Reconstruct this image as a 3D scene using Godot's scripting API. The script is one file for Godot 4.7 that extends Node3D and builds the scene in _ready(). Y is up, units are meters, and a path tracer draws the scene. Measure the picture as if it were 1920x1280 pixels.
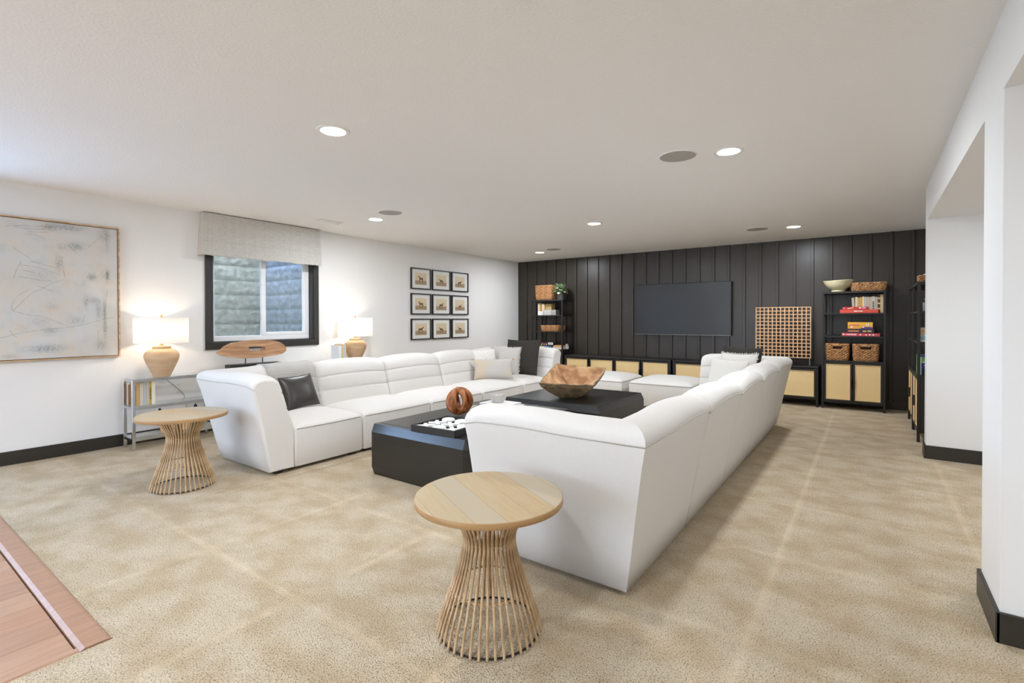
extends Node3D

const H := 2.5            # ceiling height
const LX := -6.175        # left wall
const BZ := -8.8          # back wall
const RX := 0.4234        # right wall
var M := {}
var taken := {}
var rng := RandomNumberGenerator.new()

# ---------------------------------------------------------------- mesh builder
class B:
	var v := PackedVector3Array()
	var uv := PackedVector2Array()
	var g := PackedInt32Array()
	var mark := 0
	var grp := 1
	func begin() -> void:
		mark = v.size()
		grp += 2
	func tri(a: Vector3, b: Vector3, c: Vector3, s := -1, ua := Vector2.ZERO, ub := Vector2.ZERO, uc := Vector2.ZERO) -> void:
		v.push_back(a); v.push_back(b); v.push_back(c)
		uv.push_back(ua); uv.push_back(ub); uv.push_back(uc)
		g.push_back(s)
	func quad(a: Vector3, b: Vector3, c: Vector3, d: Vector3, s := -1) -> void:
		tri(a, b, c, s)
		tri(a, c, d, s)
	func uquad(a: Vector3, b: Vector3, c: Vector3, d: Vector3) -> void:   # a lower left, counter-clockwise; uv fills the quad
		tri(a, b, c, -1, Vector2(0, 1), Vector2(1, 1), Vector2(1, 0))
		tri(a, c, d, -1, Vector2(0, 1), Vector2(1, 0), Vector2(0, 0))
	func end() -> void:                     # turns a closed shape inside out if it was built that way
		var vol := 0.0
		for i in range(mark, v.size(), 3):
			vol += v[i].dot(v[i + 1].cross(v[i + 2]))
		if vol < 0.0:
			for i in range(mark, v.size(), 3):
				var t := v[i + 1]; v[i + 1] = v[i + 2]; v[i + 2] = t
				var w := uv[i + 1]; uv[i + 1] = uv[i + 2]; uv[i + 2] = w
	func box(c: Vector3, s: Vector3, bev = 0.0, turn := Basis.IDENTITY) -> void:
		begin()
		var h := s / 2.0
		var bv: Vector3 = bev if bev is Vector3 else Vector3.ONE * bev
		if bv.x <= 0.0:
			for ax in 3:
				for sg in [-1.0, 1.0]:
					var n := Vector3.ZERO; n[ax] = sg * h[ax]
					var p := Vector3.ZERO; p[(ax + 1) % 3] = h[(ax + 1) % 3]
					var q := Vector3.ZERO; q[(ax + 2) % 3] = h[(ax + 2) % 3] * sg
					quad(c + turn * (n - p - q), c + turn * (n + p - q), c + turn * (n + p + q), c + turn * (n - p + q))
			end()
			return
		var k := h - bv
		for ax in 3:
			var a1 := (ax + 1) % 3
			var a2 := (ax + 2) % 3
			for sg in [-1.0, 1.0]:
				var n := Vector3.ZERO; n[ax] = sg * h[ax]
				var p := Vector3.ZERO; p[a1] = k[a1]
				var q := Vector3.ZERO; q[a2] = k[a2] * sg
				quad(c + turn * (n - p - q), c + turn * (n + p - q), c + turn * (n + p + q), c + turn * (n - p + q))
			for s1 in [-1.0, 1.0]:          # edges along ax
				for s2 in [-1.0, 1.0]:
					var e0 := Vector3.ZERO; e0[a1] = s1 * h[a1]; e0[a2] = s2 * k[a2]; e0[ax] = -k[ax]
					var e1 := e0; e1[ax] = k[ax]
					var f0 := Vector3.ZERO; f0[a1] = s1 * k[a1]; f0[a2] = s2 * h[a2]; f0[ax] = -k[ax]
					var f1 := f0; f1[ax] = k[ax]
					if s1 * s2 > 0: quad(c + turn * e0, c + turn * f0, c + turn * f1, c + turn * e1)
					else: quad(c + turn * e1, c + turn * f1, c + turn * f0, c + turn * e0)
		for sx in [-1.0, 1.0]:
			for sy in [-1.0, 1.0]:
				for sz in [-1.0, 1.0]:
					var a := Vector3(sx * h.x, sy * k.y, sz * k.z)
					var b := Vector3(sx * k.x, sy * h.y, sz * k.z)
					var d := Vector3(sx * k.x, sy * k.y, sz * h.z)
					if sx * sy * sz > 0: tri(c + turn * a, c + turn * b, c + turn * d)
					else: tri(c + turn * a, c + turn * d, c + turn * b)
		end()
	func loft(rings: Array, cap0 := true, cap1 := true, closed := true, smooth := true, bands := PackedInt32Array()) -> void:
		begin()
		var first := grp
		for i in rings.size() - 1:
			var s := (first + 2 * bands[i] if bands else first) if smooth else -1
			grp = maxi(grp, s)
			var p: PackedVector3Array = rings[i]
			var q: PackedVector3Array = rings[i + 1]
			var n := p.size()
			for j in (n if closed else n - 1):
				var m := (j + 1) % n
				quad(p[j], p[m], q[m], q[j], s)
		if cap0: fan(rings[0], true)
		if cap1: fan(rings[-1], false)
		end()
	func fan(ring: PackedVector3Array, flip: bool) -> void:
		var c := Vector3.ZERO
		for p in ring: c += p
		c /= ring.size()
		for j in ring.size():
			var m := (j + 1) % ring.size()
			if flip: tri(c, ring[m], ring[j], grp + 1)
			else: tri(c, ring[j], ring[m], grp + 1)
	func tube(pts: PackedVector3Array, r, sides := 8, closed := false, flat := 1.0) -> void:
		var rings := []
		var n := pts.size()
		var up := Vector3.ZERO
		for i in n:
			var t: Vector3
			if closed: t = pts[(i + 1) % n] - pts[(i + n - 1) % n]
			else: t = pts[mini(i + 1, n - 1)] - pts[maxi(i - 1, 0)]
			t = t.normalized()
			if up == Vector3.ZERO: up = Vector3.UP if absf(t.y) < 0.9 else Vector3.RIGHT
			var side := t.cross(up).normalized()
			up = side.cross(t).normalized()
			var ring := PackedVector3Array()
			var rr: float = r if (r is float or r is int) else r[i]
			for k in sides:
				var a := TAU * k / sides
				ring.push_back(pts[i] + (side * cos(a) * flat + up * sin(a)) * rr)
			rings.push_back(ring)
		if closed: rings.push_back(rings[0])
		loft(rings, not closed, not closed)
	func lathe(prof: PackedVector2Array, segs := 32, at := Vector3.ZERO, sx := 1.0, sz := 1.0, caps := true) -> void:   # (radius, height) from the bottom up
		var rings := []
		for p in prof:
			var ring := PackedVector3Array()
			for k in segs:
				var a := TAU * k / segs
				ring.push_back(at + Vector3(cos(a) * p.x * sx, p.y, sin(a) * p.x * sz))
			rings.push_back(ring)
		var bands := PackedInt32Array()
		for i in prof.size() - 1:
			var k := 0
			if i:
				var u := prof[i] - prof[i - 1]
				var w := prof[i + 1] - prof[i]
				k = bands[i - 1] + (1 if absf(u.angle_to(w)) > 0.7 else 0)
			bands.push_back(k)
		loft(rings, caps, caps, true, true, bands)
	func prism(poly: PackedVector2Array, y0: float, y1: float, f: Callable) -> void:   # f(x, y, depth) places a corner
		begin()
		var n := poly.size()
		var idx := Geometry2D.triangulate_polygon(poly)
		for i in range(0, idx.size(), 3):
			var a := poly[idx[i]]; var b := poly[idx[i + 1]]; var c := poly[idx[i + 2]]
			tri(f.call(a.x, a.y, y0), f.call(b.x, b.y, y0), f.call(c.x, c.y, y0))
			tri(f.call(a.x, a.y, y1), f.call(c.x, c.y, y1), f.call(b.x, b.y, y1))
		for i in n:
			var a := poly[i]; var b := poly[(i + 1) % n]
			tri(f.call(a.x, a.y, y0), f.call(a.x, a.y, y1), f.call(b.x, b.y, y1))
			tri(f.call(a.x, a.y, y0), f.call(b.x, b.y, y1), f.call(b.x, b.y, y0))
		# the two halves above agree only if the caps are wound against the sides; make them so
		var area := 0.0
		for i in n: area += poly[i].cross(poly[(i + 1) % n])
		var ta := 0.0
		if idx.size(): ta = (poly[idx[1]] - poly[idx[0]]).cross(poly[idx[2]] - poly[idx[0]])
		if area * ta < 0.0:
			for i in range(mark, mark + idx.size() * 2, 3):
				var t := v[i + 1]; v[i + 1] = v[i + 2]; v[i + 2] = t
		end()
	func mesh() -> ArrayMesh:
		var st := SurfaceTool.new()
		st.begin(Mesh.PRIMITIVE_TRIANGLES)
		for i in g.size():
			st.set_smooth_group(g[i])
			for k in [0, 2, 1]:
				st.set_uv(uv[i * 3 + k])
				st.add_vertex(v[i * 3 + k])
		st.generate_normals()
		st.index()
		return st.commit()

func rrect(x0: float, x1: float, z0: float, z1: float, r: float, y: float, n := 5) -> PackedVector3Array:
	var out := PackedVector3Array()
	r = minf(r, minf(x1 - x0, z1 - z0) / 2.0)
	var c := [Vector2(x1 - r, z1 - r), Vector2(x0 + r, z1 - r), Vector2(x0 + r, z0 + r), Vector2(x1 - r, z0 + r)]
	for q in 4:
		for k in n + 1:
			var a := PI / 2 * (q + float(k) / n)
			out.push_back(Vector3(c[q].x + cos(a) * r, y, c[q].y + sin(a) * r))
	return out

# ---------------------------------------------------------------- nodes
func numbered(s: String) -> String:
	if not taken.has(s):
		taken[s] = 0
		return s
	taken[s] += 1
	return "%s_%03d" % [s, taken[s]]

func tag(o: Node, label: String, category: String, group := "") -> void:
	o.set_meta("label", label)
	o.set_meta("category", category)
	if group: o.set_meta("group", group)

func thing(called: String, label: String, category: String, at := Vector3.ZERO, turn := 0.0, group := "") -> Node3D:
	var o := Node3D.new()
	o.name = numbered(called)
	add_child(o)
	o.position = at
	o.rotation.y = turn
	tag(o, label, category, group)
	return o

func part(parent: Node, called: String, what, m: Material, xf := Transform3D.IDENTITY) -> MeshInstance3D:
	var o := MeshInstance3D.new()
	o.name = called
	o.mesh = what.mesh() if what is B else what
	o.material_override = m
	o.transform = xf
	parent.add_child(o, true)
	return o

func solo(called: String, label: String, category: String, what, m: Material, at := Vector3.ZERO, turn := 0.0, group := "") -> MeshInstance3D:
	var o := part(self, numbered(called), what, m, Transform3D(Basis(Vector3.UP, turn), at))
	tag(o, label, category, group)
	return o

func struct(called: String, what, m: Material, parent: Node = self) -> MeshInstance3D:
	var o := part(parent, called, what, m)
	if parent == self: o.set_meta("kind", "structure")
	return o

func stuff(o: Node) -> Node:
	o.set_meta("kind", "stuff")
	return o

func dup(o: Node3D, label: String, at: Vector3, turn := 0.0, group := "") -> Node3D:
	var r: Node3D = o.duplicate()
	var base := String(o.name)
	if base.length() > 4 and base.substr(base.length() - 4).begins_with("_") and base.substr(base.length() - 3).is_valid_int(): base = base.substr(0, base.length() - 4)
	r.name = numbered(base)
	add_child(r)
	r.position = at
	r.rotation.y = turn
	r.set_meta("label", label)
	if group: r.set_meta("group", group)
	return r

func cub(c: Vector3, s: Vector3, bev = 0.0) -> B:
	var b := B.new()
	b.box(c, s, bev)
	return b

func cub2(lo: Vector3, hi: Vector3, bev := 0.0) -> B:
	return cub((lo + hi) / 2.0, hi - lo, bev)

# ---------------------------------------------------------------- materials
func mat(key: String, c: Color, rough := 0.8, metal := 0.0, spec := 0.5) -> StandardMaterial3D:
	var m := StandardMaterial3D.new()
	m.resource_name = key
	m.albedo_color = c
	m.roughness = rough
	m.metallic = metal
	m.metallic_specular = spec
	M[key] = m
	return m

func noise(freq: float, oct := 4, size := 256, seed_ := 1, ramp := [], kind := FastNoiseLite.TYPE_SIMPLEX_SMOOTH) -> NoiseTexture2D:
	var t := NoiseTexture2D.new()
	var n := FastNoiseLite.new()
	n.noise_type = kind
	n.frequency = freq
	n.fractal_octaves = oct
	n.seed = seed_
	t.noise = n
	t.width = size
	t.height = size
	t.seamless = true
	t.generate_mipmaps = false
	if ramp:
		var gr := Gradient.new()
		var offs := PackedFloat32Array()
		var cols := PackedColorArray()
		for i in ramp.size():
			offs.push_back(ramp[i][0])
			cols.push_back(ramp[i][1])
		gr.offsets = offs
		gr.colors = cols
		t.color_ramp = gr
	return t

func woven(a: Color, b: Color, c: Color, seed_: int) -> ImageTexture:
	var r := RandomNumberGenerator.new()
	r.seed = seed_
	var n := 384
	var f := FastNoiseLite.new()
	f.seed = seed_
	f.frequency = 1.0
	var im := Image.create(n, n, false, Image.FORMAT_RGB8)
	var rows := PackedFloat32Array()
	var cols := PackedFloat32Array()
	for i in n:
		rows.push_back(r.randfn(0.0, 0.16))
		cols.push_back(r.randfn(0.0, 0.16))
	for y in n:
		for x in n:
			var t := 0.5 + rows[y] * (0.35 + 2.2 * f.get_noise_2d(x * 0.045, y * 3.7)) + cols[x] * (0.35 + 2.2 * f.get_noise_2d(x * 3.7 + 50.0, y * 0.045)) + r.randf_range(-0.08, 0.08)
			im.set_pixel(x, y, a.lerp(b, clampf(t * 2, 0, 1)) if t < 0.5 else b.lerp(c, clampf(t * 2 - 1, 0, 1)))
	return ImageTexture.create_from_image(im)

func tufts(ramp: Array) -> NoiseTexture2D:
	var t := noise(0.15, 2, 1024, 11, ramp, FastNoiseLite.TYPE_CELLULAR)
	(t.noise as FastNoiseLite).cellular_return_type = FastNoiseLite.RETURN_DISTANCE
	(t.noise as FastNoiseLite).cellular_jitter = 1.0
	(t.noise as FastNoiseLite).fractal_gain = 0.6
	return t

func tri_map(m: StandardMaterial3D, scale_: Vector3) -> void:
	m.uv1_triplanar = true
	m.uv1_scale = scale_
	m.uv1_triplanar_sharpness = 4.0

func bump(m: StandardMaterial3D, t: Texture2D, cm: float) -> void:
	m.heightmap_enabled = true
	m.heightmap_texture = t
	m.heightmap_scale = cm

func wood(key: String, a: Color, b: Color, c: Color, scale_: Vector3, rough: float, seed_: int) -> StandardMaterial3D:
	var m := mat(key, Color.WHITE, rough)
	m.albedo_texture = noise(0.012, 5, 256, seed_, [[0.25, a], [0.5, b], [0.75, c]])
	tri_map(m, scale_)
	return m

# a board picture: grain runs along u (along v if turned), planks lie side by side; the ends meet without a seam
func board(key: String, cols: Array, planks: int, rough: float, seed_: int, scale_: Vector3, turned := false, streak := 1.0, size := 256) -> StandardMaterial3D:
	var m := mat(key, Color.WHITE, rough)
	var f := FastNoiseLite.new()
	f.seed = seed_
	f.noise_type = FastNoiseLite.TYPE_SIMPLEX_SMOOTH
	f.frequency = 1.0
	f.fractal_octaves = 3
	var r := RandomNumberGenerator.new()
	r.seed = seed_
	var tone := []
	for i in planks: tone.push_back([r.randf(), r.randf() * 40.0])
	var im := Image.create(size, size, false, Image.FORMAT_RGB8)
	for y in size:
		var p := int(float(y) / size * planks)
		var edge := absf(float(y) / size * planks - p - 0.5) * 2.0
		for x in size:
			var u := float(x) / size
			var v := float(y) / size
			var a: float = f.get_noise_2d(u * 3.0 + tone[p][1], v * 34.0)
			var b: float = f.get_noise_2d((u - 1.0) * 3.0 + tone[p][1], v * 34.0)
			var n := lerpf(a, b, u)
			var fine := lerpf(f.get_noise_2d(u * 9.0, v * 120.0), f.get_noise_2d((u - 1.0) * 9.0, v * 120.0), u)
			var t: float = 0.5 + (0.55 * n + 0.3 * fine) * streak + 0.5 * (tone[p][0] - 0.5)
			var c: Color = (cols[0] as Color).lerp(cols[1], clampf(t * 2.0, 0, 1)) if t < 0.5 else (cols[1] as Color).lerp(cols[2], clampf(t * 2.0 - 1.0, 0, 1))
			if planks > 1 and edge > 0.97: c = c.darkened(0.12)
			if turned: im.set_pixel(y, x, c)
			else: im.set_pixel(x, y, c)
	m.albedo_texture = ImageTexture.create_from_image(im)
	tri_map(m, scale_)
	m.uv1_offset = Vector3(0.5, 0.5, 0.5)
	return m

func C(r: int, g: int, b: int) -> Color:
	return Color(r / 255.0, g / 255.0, b / 255.0)

func materials() -> void:
	var w := mat("wall_paint", C(240, 239, 237), 0.75, 0.0, 0.3)
	bump(w, noise(0.08, 3, 256, 3), 0.02)
	tri_map(w, Vector3.ONE * 2.5)
	var ce := mat("ceiling_paint", C(242, 240, 237), 0.9, 0.0, 0.2)
	bump(ce, noise(0.06, 4, 512, 4), 0.12)
	tri_map(ce, Vector3(1.6, 1.6, 1.6))
	mat("black_paint", C(58, 51, 43), 0.36)
	mat("black_wood", C(32, 30, 27), 0.45)
	mat("baseboard_paint", C(48, 44, 38), 0.4)
	var cp := mat("carpet", Color.WHITE, 1.0, 0.0, 0.1)
	cp.albedo_texture = tufts([[0.0, C(249, 239, 221)], [0.35, C(234, 217, 190)], [0.62, C(206, 188, 161)], [0.95, C(128, 108, 82)]])
	bump(cp, tufts([[0.0, Color.WHITE], [0.9, Color.BLACK]]), 0.9)
	tri_map(cp, Vector3.ONE * 1.15)
	cp.detail_enabled = true
	cp.detail_blend_mode = BaseMaterial3D.BLEND_MODE_MUL
	cp.detail_uv_layer = BaseMaterial3D.DETAIL_UV_2
	cp.uv2_triplanar = true
	cp.uv2_scale = Vector3(0.5, 0.5, 0.7)
	cp.detail_albedo = noise(0.011, 7, 512, 21, [[0.2, C(236, 229, 218)], [0.5, C(247, 244, 239)], [0.8, C(255, 255, 255)]])
	board("plank_oak", [C(168, 132, 108), C(186, 150, 124), C(198, 164, 138)], 1, 0.45, 31, Vector3(1.3, 1.3, 0.5), true, 0.8)
	M["plank_oak"].albedo_color = Color.WHITE
	for i in 3:
		var pm: StandardMaterial3D = M["plank_oak"].duplicate()
		pm.albedo_color = [C(255, 252, 248), C(243, 236, 230), C(250, 240, 232)][i]
		pm.uv1_offset = Vector3(0.3 * i, 0.2 * i, 0.37 * i)
		M["plank%d" % i] = pm
	var bo := mat("boucle", C(230, 226, 220), 0.95, 0.0, 0.2)
	bump(bo, noise(0.11, 3, 512, 41), 0.16)
	tri_map(bo, Vector3.ONE * 5.0)
	bo.rim_enabled = true
	bo.rim = 0.25
	mat("piping", C(188, 183, 175), 0.95)  # darker than the boucle, standing in for shade along the seam
	var bw := board("table_black", [C(24, 22, 20), C(30, 28, 25), C(36, 33, 30)], 1, 0.3, 51, Vector3.ONE * 0.7, false, 0.8)
	bw.metallic_specular = 0.55
	board("mango", [C(150, 110, 66), C(176, 138, 92), C(188, 154, 112)], 9, 0.45, 61, Vector3.ONE, false, 0.6)
	board("mango2", [C(178, 142, 92), C(188, 168, 132), C(180, 170, 154)], 9, 0.36, 64, Vector3.ONE, false, 0.5)
	wood("rattan", C(170, 138, 98), C(194, 162, 122), C(208, 178, 140), Vector3(6, 3, 6), 0.5, 62)
	mat("iron", C(52, 48, 44), 0.5, 0.6)
	mat("chrome", C(205, 208, 212), 0.16, 1.0)
	var gl := mat("glass", Color(0.9, 0.97, 0.95, 0.12), 0.03)
	gl.transparency = BaseMaterial3D.TRANSPARENCY_ALPHA
	mat("glass_edge", C(96, 128, 122), 0.2)
	var te := wood("terracotta", C(206, 170, 134), C(210, 176, 140), C(215, 183, 148), Vector3(0.8, 5, 0.8), 0.85, 71)
	bump(te, noise(0.05, 4, 256, 72), 0.12)
	mat("brass", C(206, 176, 120), 0.3, 1.0)
	var sh := mat("shade_linen", C(252, 250, 246), 0.9)
	sh.backlight_enabled = true
	sh.backlight = Color(1.0, 1.0, 1.0)
	var bu := mat("bulb_glow", C(255, 240, 214), 0.5)
	bu.emission_enabled = true
	bu.emission = C(255, 226, 180)
	bu.emission_energy_multiplier = 6.0
	var dl := mat("downlight_glow", C(255, 252, 246), 0.5)
	dl.emission_enabled = true
	dl.emission = C(255, 250, 240)
	dl.emission_energy_multiplier = 9.0
	mat("white_plastic", C(240, 239, 236), 0.4)
	mat("grille", C(168, 164, 158), 0.7)
	var li := mat("linen_grey", Color.WHITE, 0.95, 0.0, 0.2)
	li.albedo_texture = woven(C(172, 168, 160), C(206, 203, 196), C(224, 222, 216), 83)
	tri_map(li, Vector3.ONE * 1.4)
	bump(li, noise(0.3, 2, 256, 82), 0.03)
	mat("window_black", C(52, 50, 48), 0.4)
	mat("vinyl", C(246, 247, 248), 0.35)
	var cs := mat("concrete_tan", Color.WHITE, 0.95)
	cs.albedo_texture = noise(0.02, 5, 256, 91, [[0.25, C(140, 138, 120)], [0.5, C(158, 154, 135)], [0.75, C(174, 170, 152)]])
	tri_map(cs, Vector3.ONE * 1.7)
	bump(cs, noise(0.1, 5, 512, 93), 1.6)
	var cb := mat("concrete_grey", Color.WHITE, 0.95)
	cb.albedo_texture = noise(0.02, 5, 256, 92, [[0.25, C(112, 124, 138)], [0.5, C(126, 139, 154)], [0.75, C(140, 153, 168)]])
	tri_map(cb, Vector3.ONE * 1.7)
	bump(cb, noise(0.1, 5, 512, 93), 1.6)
	mat("gravel", C(150, 146, 138), 1.0)
	board("drift", [C(166, 122, 88), C(206, 164, 126), C(218, 182, 146)], 1, 0.85, 101, Vector3(0.8, 0.8, 0.8), false, 0.75)
	wood("bowl_out", C(112, 90, 62), C(146, 120, 86), C(164, 138, 102), Vector3(3, 9, 3), 0.7, 102)
	var bi := wood("bowl_in", C(176, 136, 100), C(212, 172, 132), C(224, 190, 152), Vector3(1.5, 1.5, 2.4), 0.95, 103)
	bi.metallic_specular = 0.2
	bump(bi, noise(0.06, 4, 256, 104), 0.5)
	wood("knot_wood", C(120, 66, 30), C(166, 98, 50), C(186, 120, 68), Vector3(5, 2.5, 5), 0.4, 105)
	wood("oak_frame", C(190, 152, 108), C(206, 170, 128), C(216, 184, 144), Vector3(6, 6, 2), 0.6, 106)
	wood("lattice_wood", C(228, 176, 124), C(240, 194, 146), C(246, 208, 164), Vector3(5, 5, 5), 0.6, 107)
	mat("frame_black", C(34, 33, 31), 0.4)
	mat("mat_board", C(238, 237, 233), 0.9)
	var cane := mat("cane", Color.WHITE, 0.75)
	cane.albedo_texture = woven(C(238, 205, 145), C(246, 217, 160), C(251, 226, 174), 113)
	tri_map(cane, Vector3.ONE * 1.6)
	mat("cane_edge", C(232, 200, 142), 0.7)
	mat("black_metal", C(38, 36, 33), 0.5)
	wood("seagrass", C(140, 92, 50), C(186, 134, 86), C(214, 168, 120), Vector3(8, 8, 8), 0.8, 121)
	mat("basket_shade", C(58, 40, 24), 0.95)
	mat("leaf", C(190, 208, 168), 0.6)
	mat("leaf2", C(132, 162, 116), 0.6)
	mat("pot_metal", C(96, 96, 96), 0.35, 0.7)
	mat("soil", C(50, 40, 30), 1.0)
	mat("cream_ceramic", C(232, 220, 180), 0.5)
	mat("grey_ceramic", C(196, 193, 188), 0.6)
	mat("wax", C(240, 236, 228), 0.6)
	mat("leather", C(52, 48, 44), 0.4)
	M["leather"].clearcoat_enabled = true
	M["leather"].clearcoat = 0.12
	M["leather"].clearcoat_roughness = 0.25
	mat("tv_screen", C(36, 35, 33), 0.3)
	mat("tv_frame", C(40, 40, 40), 0.35, 0.4)
	var ri := mat("dark_rib", C(66, 63, 58), 0.95, 0.0, 0.2)
	var im := Image.create(8, 64, false, Image.FORMAT_L8)
	for y in 64:
		for x in 8:
			var f := 0.5 + 0.5 * sin(TAU * y / 4.0)
			im.set_pixel(x, y, Color(f, f, f))
	bump(ri, ImageTexture.create_from_image(im), 0.4)
	ri.uv1_scale = Vector3(1, 2, 1)
	var gf := mat("pillow_grey", C(202, 198, 192), 0.95, 0.0, 0.2)
	bump(gf, noise(0.15, 2, 256, 131), 0.08)
	tri_map(gf, Vector3.ONE * 4)
	mat("fringe", C(240, 236, 228), 0.95)
	var be := mat("pillow_beige", Color.WHITE, 0.9)
	be.albedo_texture = noise(0.006, 3, 256, 132, [[0.3, C(206, 188, 162)], [0.55, C(200, 190, 178)], [0.75, C(196, 191, 184)]])
	tri_map(be, Vector3.ONE * 1.3)
	var pt := mat("pillow_pattern", Color.WHITE, 0.95)
	pt.albedo_texture = noise(0.03, 2, 256, 133, [[0.1, C(222, 212, 196)], [0.28, C(236, 233, 227)], [0.74, C(238, 235, 229)], [0.92, C(218, 215, 212)]])
	tri_map(pt, Vector3.ONE * 2.5)
	var ln := mat("pillow_linen", C(222, 218, 209), 0.95)
	bump(ln, noise(0.15, 2, 256, 134), 0.1)
	tri_map(ln, Vector3(2, 8, 2))
	mat("chrome_dark", C(120, 116, 108), 0.35, 0.7)
	mat("gold_card", C(190, 162, 104), 0.6)
	mat("blue_card", C(104, 146, 196), 0.6)
	var jg := mat("jar_glass", Color(0.9, 0.95, 0.95, 0.25), 0.05)
	jg.transparency = BaseMaterial3D.TRANSPARENCY_ALPHA
	var kn := mat("knit", C(196, 192, 185), 0.95)
	bump(kn, noise(0.2, 2, 256, 135), 0.15)
	tri_map(kn, Vector3.ONE * 4)

# ---------------------------------------------------------------- set-up
func _ready() -> void:
	rng.seed = 7
	var cam := Camera3D.new()
	cam.name = "camera"
	cam.position = Vector3(0, 1.2832, 0)
	cam.rotation = Vector3(-0.0096, 0.6243, -0.0019)
	cam.projection = Camera3D.PROJECTION_FRUSTUM
	cam.near = 0.05
	cam.far = 100.0
	cam.size = 2.0 * 0.05 * 640.0 / 931.04
	cam.frustum_offset = Vector2(0, -0.05 * (640.0 - 606.6) / 931.04)
	cam.current = true
	add_child(cam)
	var we := WorldEnvironment.new()
	we.name = "environment"
	var e := Environment.new()
	e.background_mode = Environment.BG_SKY
	var sky := Sky.new()
	var sm := ProceduralSkyMaterial.new()
	sm.sky_top_color = C(196, 214, 244)
	sm.sky_horizon_color = C(205, 222, 250)
	sm.ground_bottom_color = C(120, 120, 110)
	sm.ground_horizon_color = C(190, 200, 210)
	sky.sky_material = sm
	e.sky = sky
	e.background_energy_multiplier = 5.5
	e.tonemap_mode = Environment.TONE_MAPPER_LINEAR
	e.tonemap_exposure = 2.5
	e.sdfgi_enabled = true
	e.ssao_enabled = true
	e.ssil_enabled = true
	we.environment = e
	add_child(we)
	materials()
	room()
	window()
	downlights()
	sofas()
	coffee_tables()
	side_tables()
	left_wall()
	media_wall()
	right_case()
	pillows()

const DOOR_FILL := 2.5  # strength of the fill light in the added door
const DOOR_FILL2 := 1.9  # strength of the bluish light from the out-of-view window
const SPOT := 1.15
const SPOT_COLOR := Color(0.94, 0.965, 1.0)

func downlights() -> void:
	var spots := [
		[-2.82, -1.94, H, "recessed ceiling light nearest the camera, above the open carpet at the left"],
		[-0.84, -3.87, H, "recessed ceiling light beside the large round speaker, above the right sofa"],
		[-4.89, -3.95, H, "recessed ceiling light above the left sofa, close to the ceiling vent"],
		[-2.865, -5.78, H, "recessed ceiling light above the coffee tables, the one with no speaker beside it"],
		[-0.825, -7.55, H, "recessed ceiling light in front of the black wall, above the wooden lattice"],
		[-4.91, -7.69, H, "recessed ceiling light in the far left corner, above the tall shelf with the plant"],
		[-0.84, -0.05, H, "unseen recessed ceiling light behind the camera, near the right wall"],  # this and the next are out of view, lighting the near end
		[-2.85, 1.8, H, "unseen recessed ceiling light behind the camera, above the wood floor"],
		[1.5, -4.4, 2.185, "unseen recessed ceiling light inside the side hall, beyond the far opening"],  # hall lamps are out of view, placed to light the right pillars
		[1.5, -1.2, 2.185, "unseen recessed ceiling light inside the side hall, beyond the near opening"],
	]
	for s in spots:
		var o := thing("recessed_light", s[3], "ceiling light", Vector3(s[0], s[2], s[1]), 0.0, "recessed ceiling lights")
		var ring := B.new()
		ring.lathe(PackedVector2Array([Vector2(0.078, -0.004), Vector2(0.095, -0.008), Vector2(0.104, -0.004), Vector2(0.105, 0.0), Vector2(0.078, 0.0), Vector2(0.078, -0.004)]), 32, Vector3.ZERO, 1.0, 1.0, false)
		part(o, "trim_ring", ring, M.white_plastic)
		var disc := B.new()
		disc.lathe(PackedVector2Array([Vector2(0.0, -0.006), Vector2(0.05, -0.0055), Vector2(0.078, -0.003), Vector2(0.078, 0.0), Vector2(0.0, 0.0)]), 32)
		part(o, "lens", disc, M.downlight_glow)
		var l := AreaLight3D.new()
		l.name = "lamp_light"
		l.position = Vector3(0, -0.012, 0)
		l.rotation.x = -PI / 2
		l.area_size = Vector2(0.135, 0.135)
		l.area_range = 20.0
		l.light_color = SPOT_COLOR
		l.light_energy = SPOT * (1.0 if s[2] == H else 0.6)
		l.shadow_enabled = true
		o.add_child(l)

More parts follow.
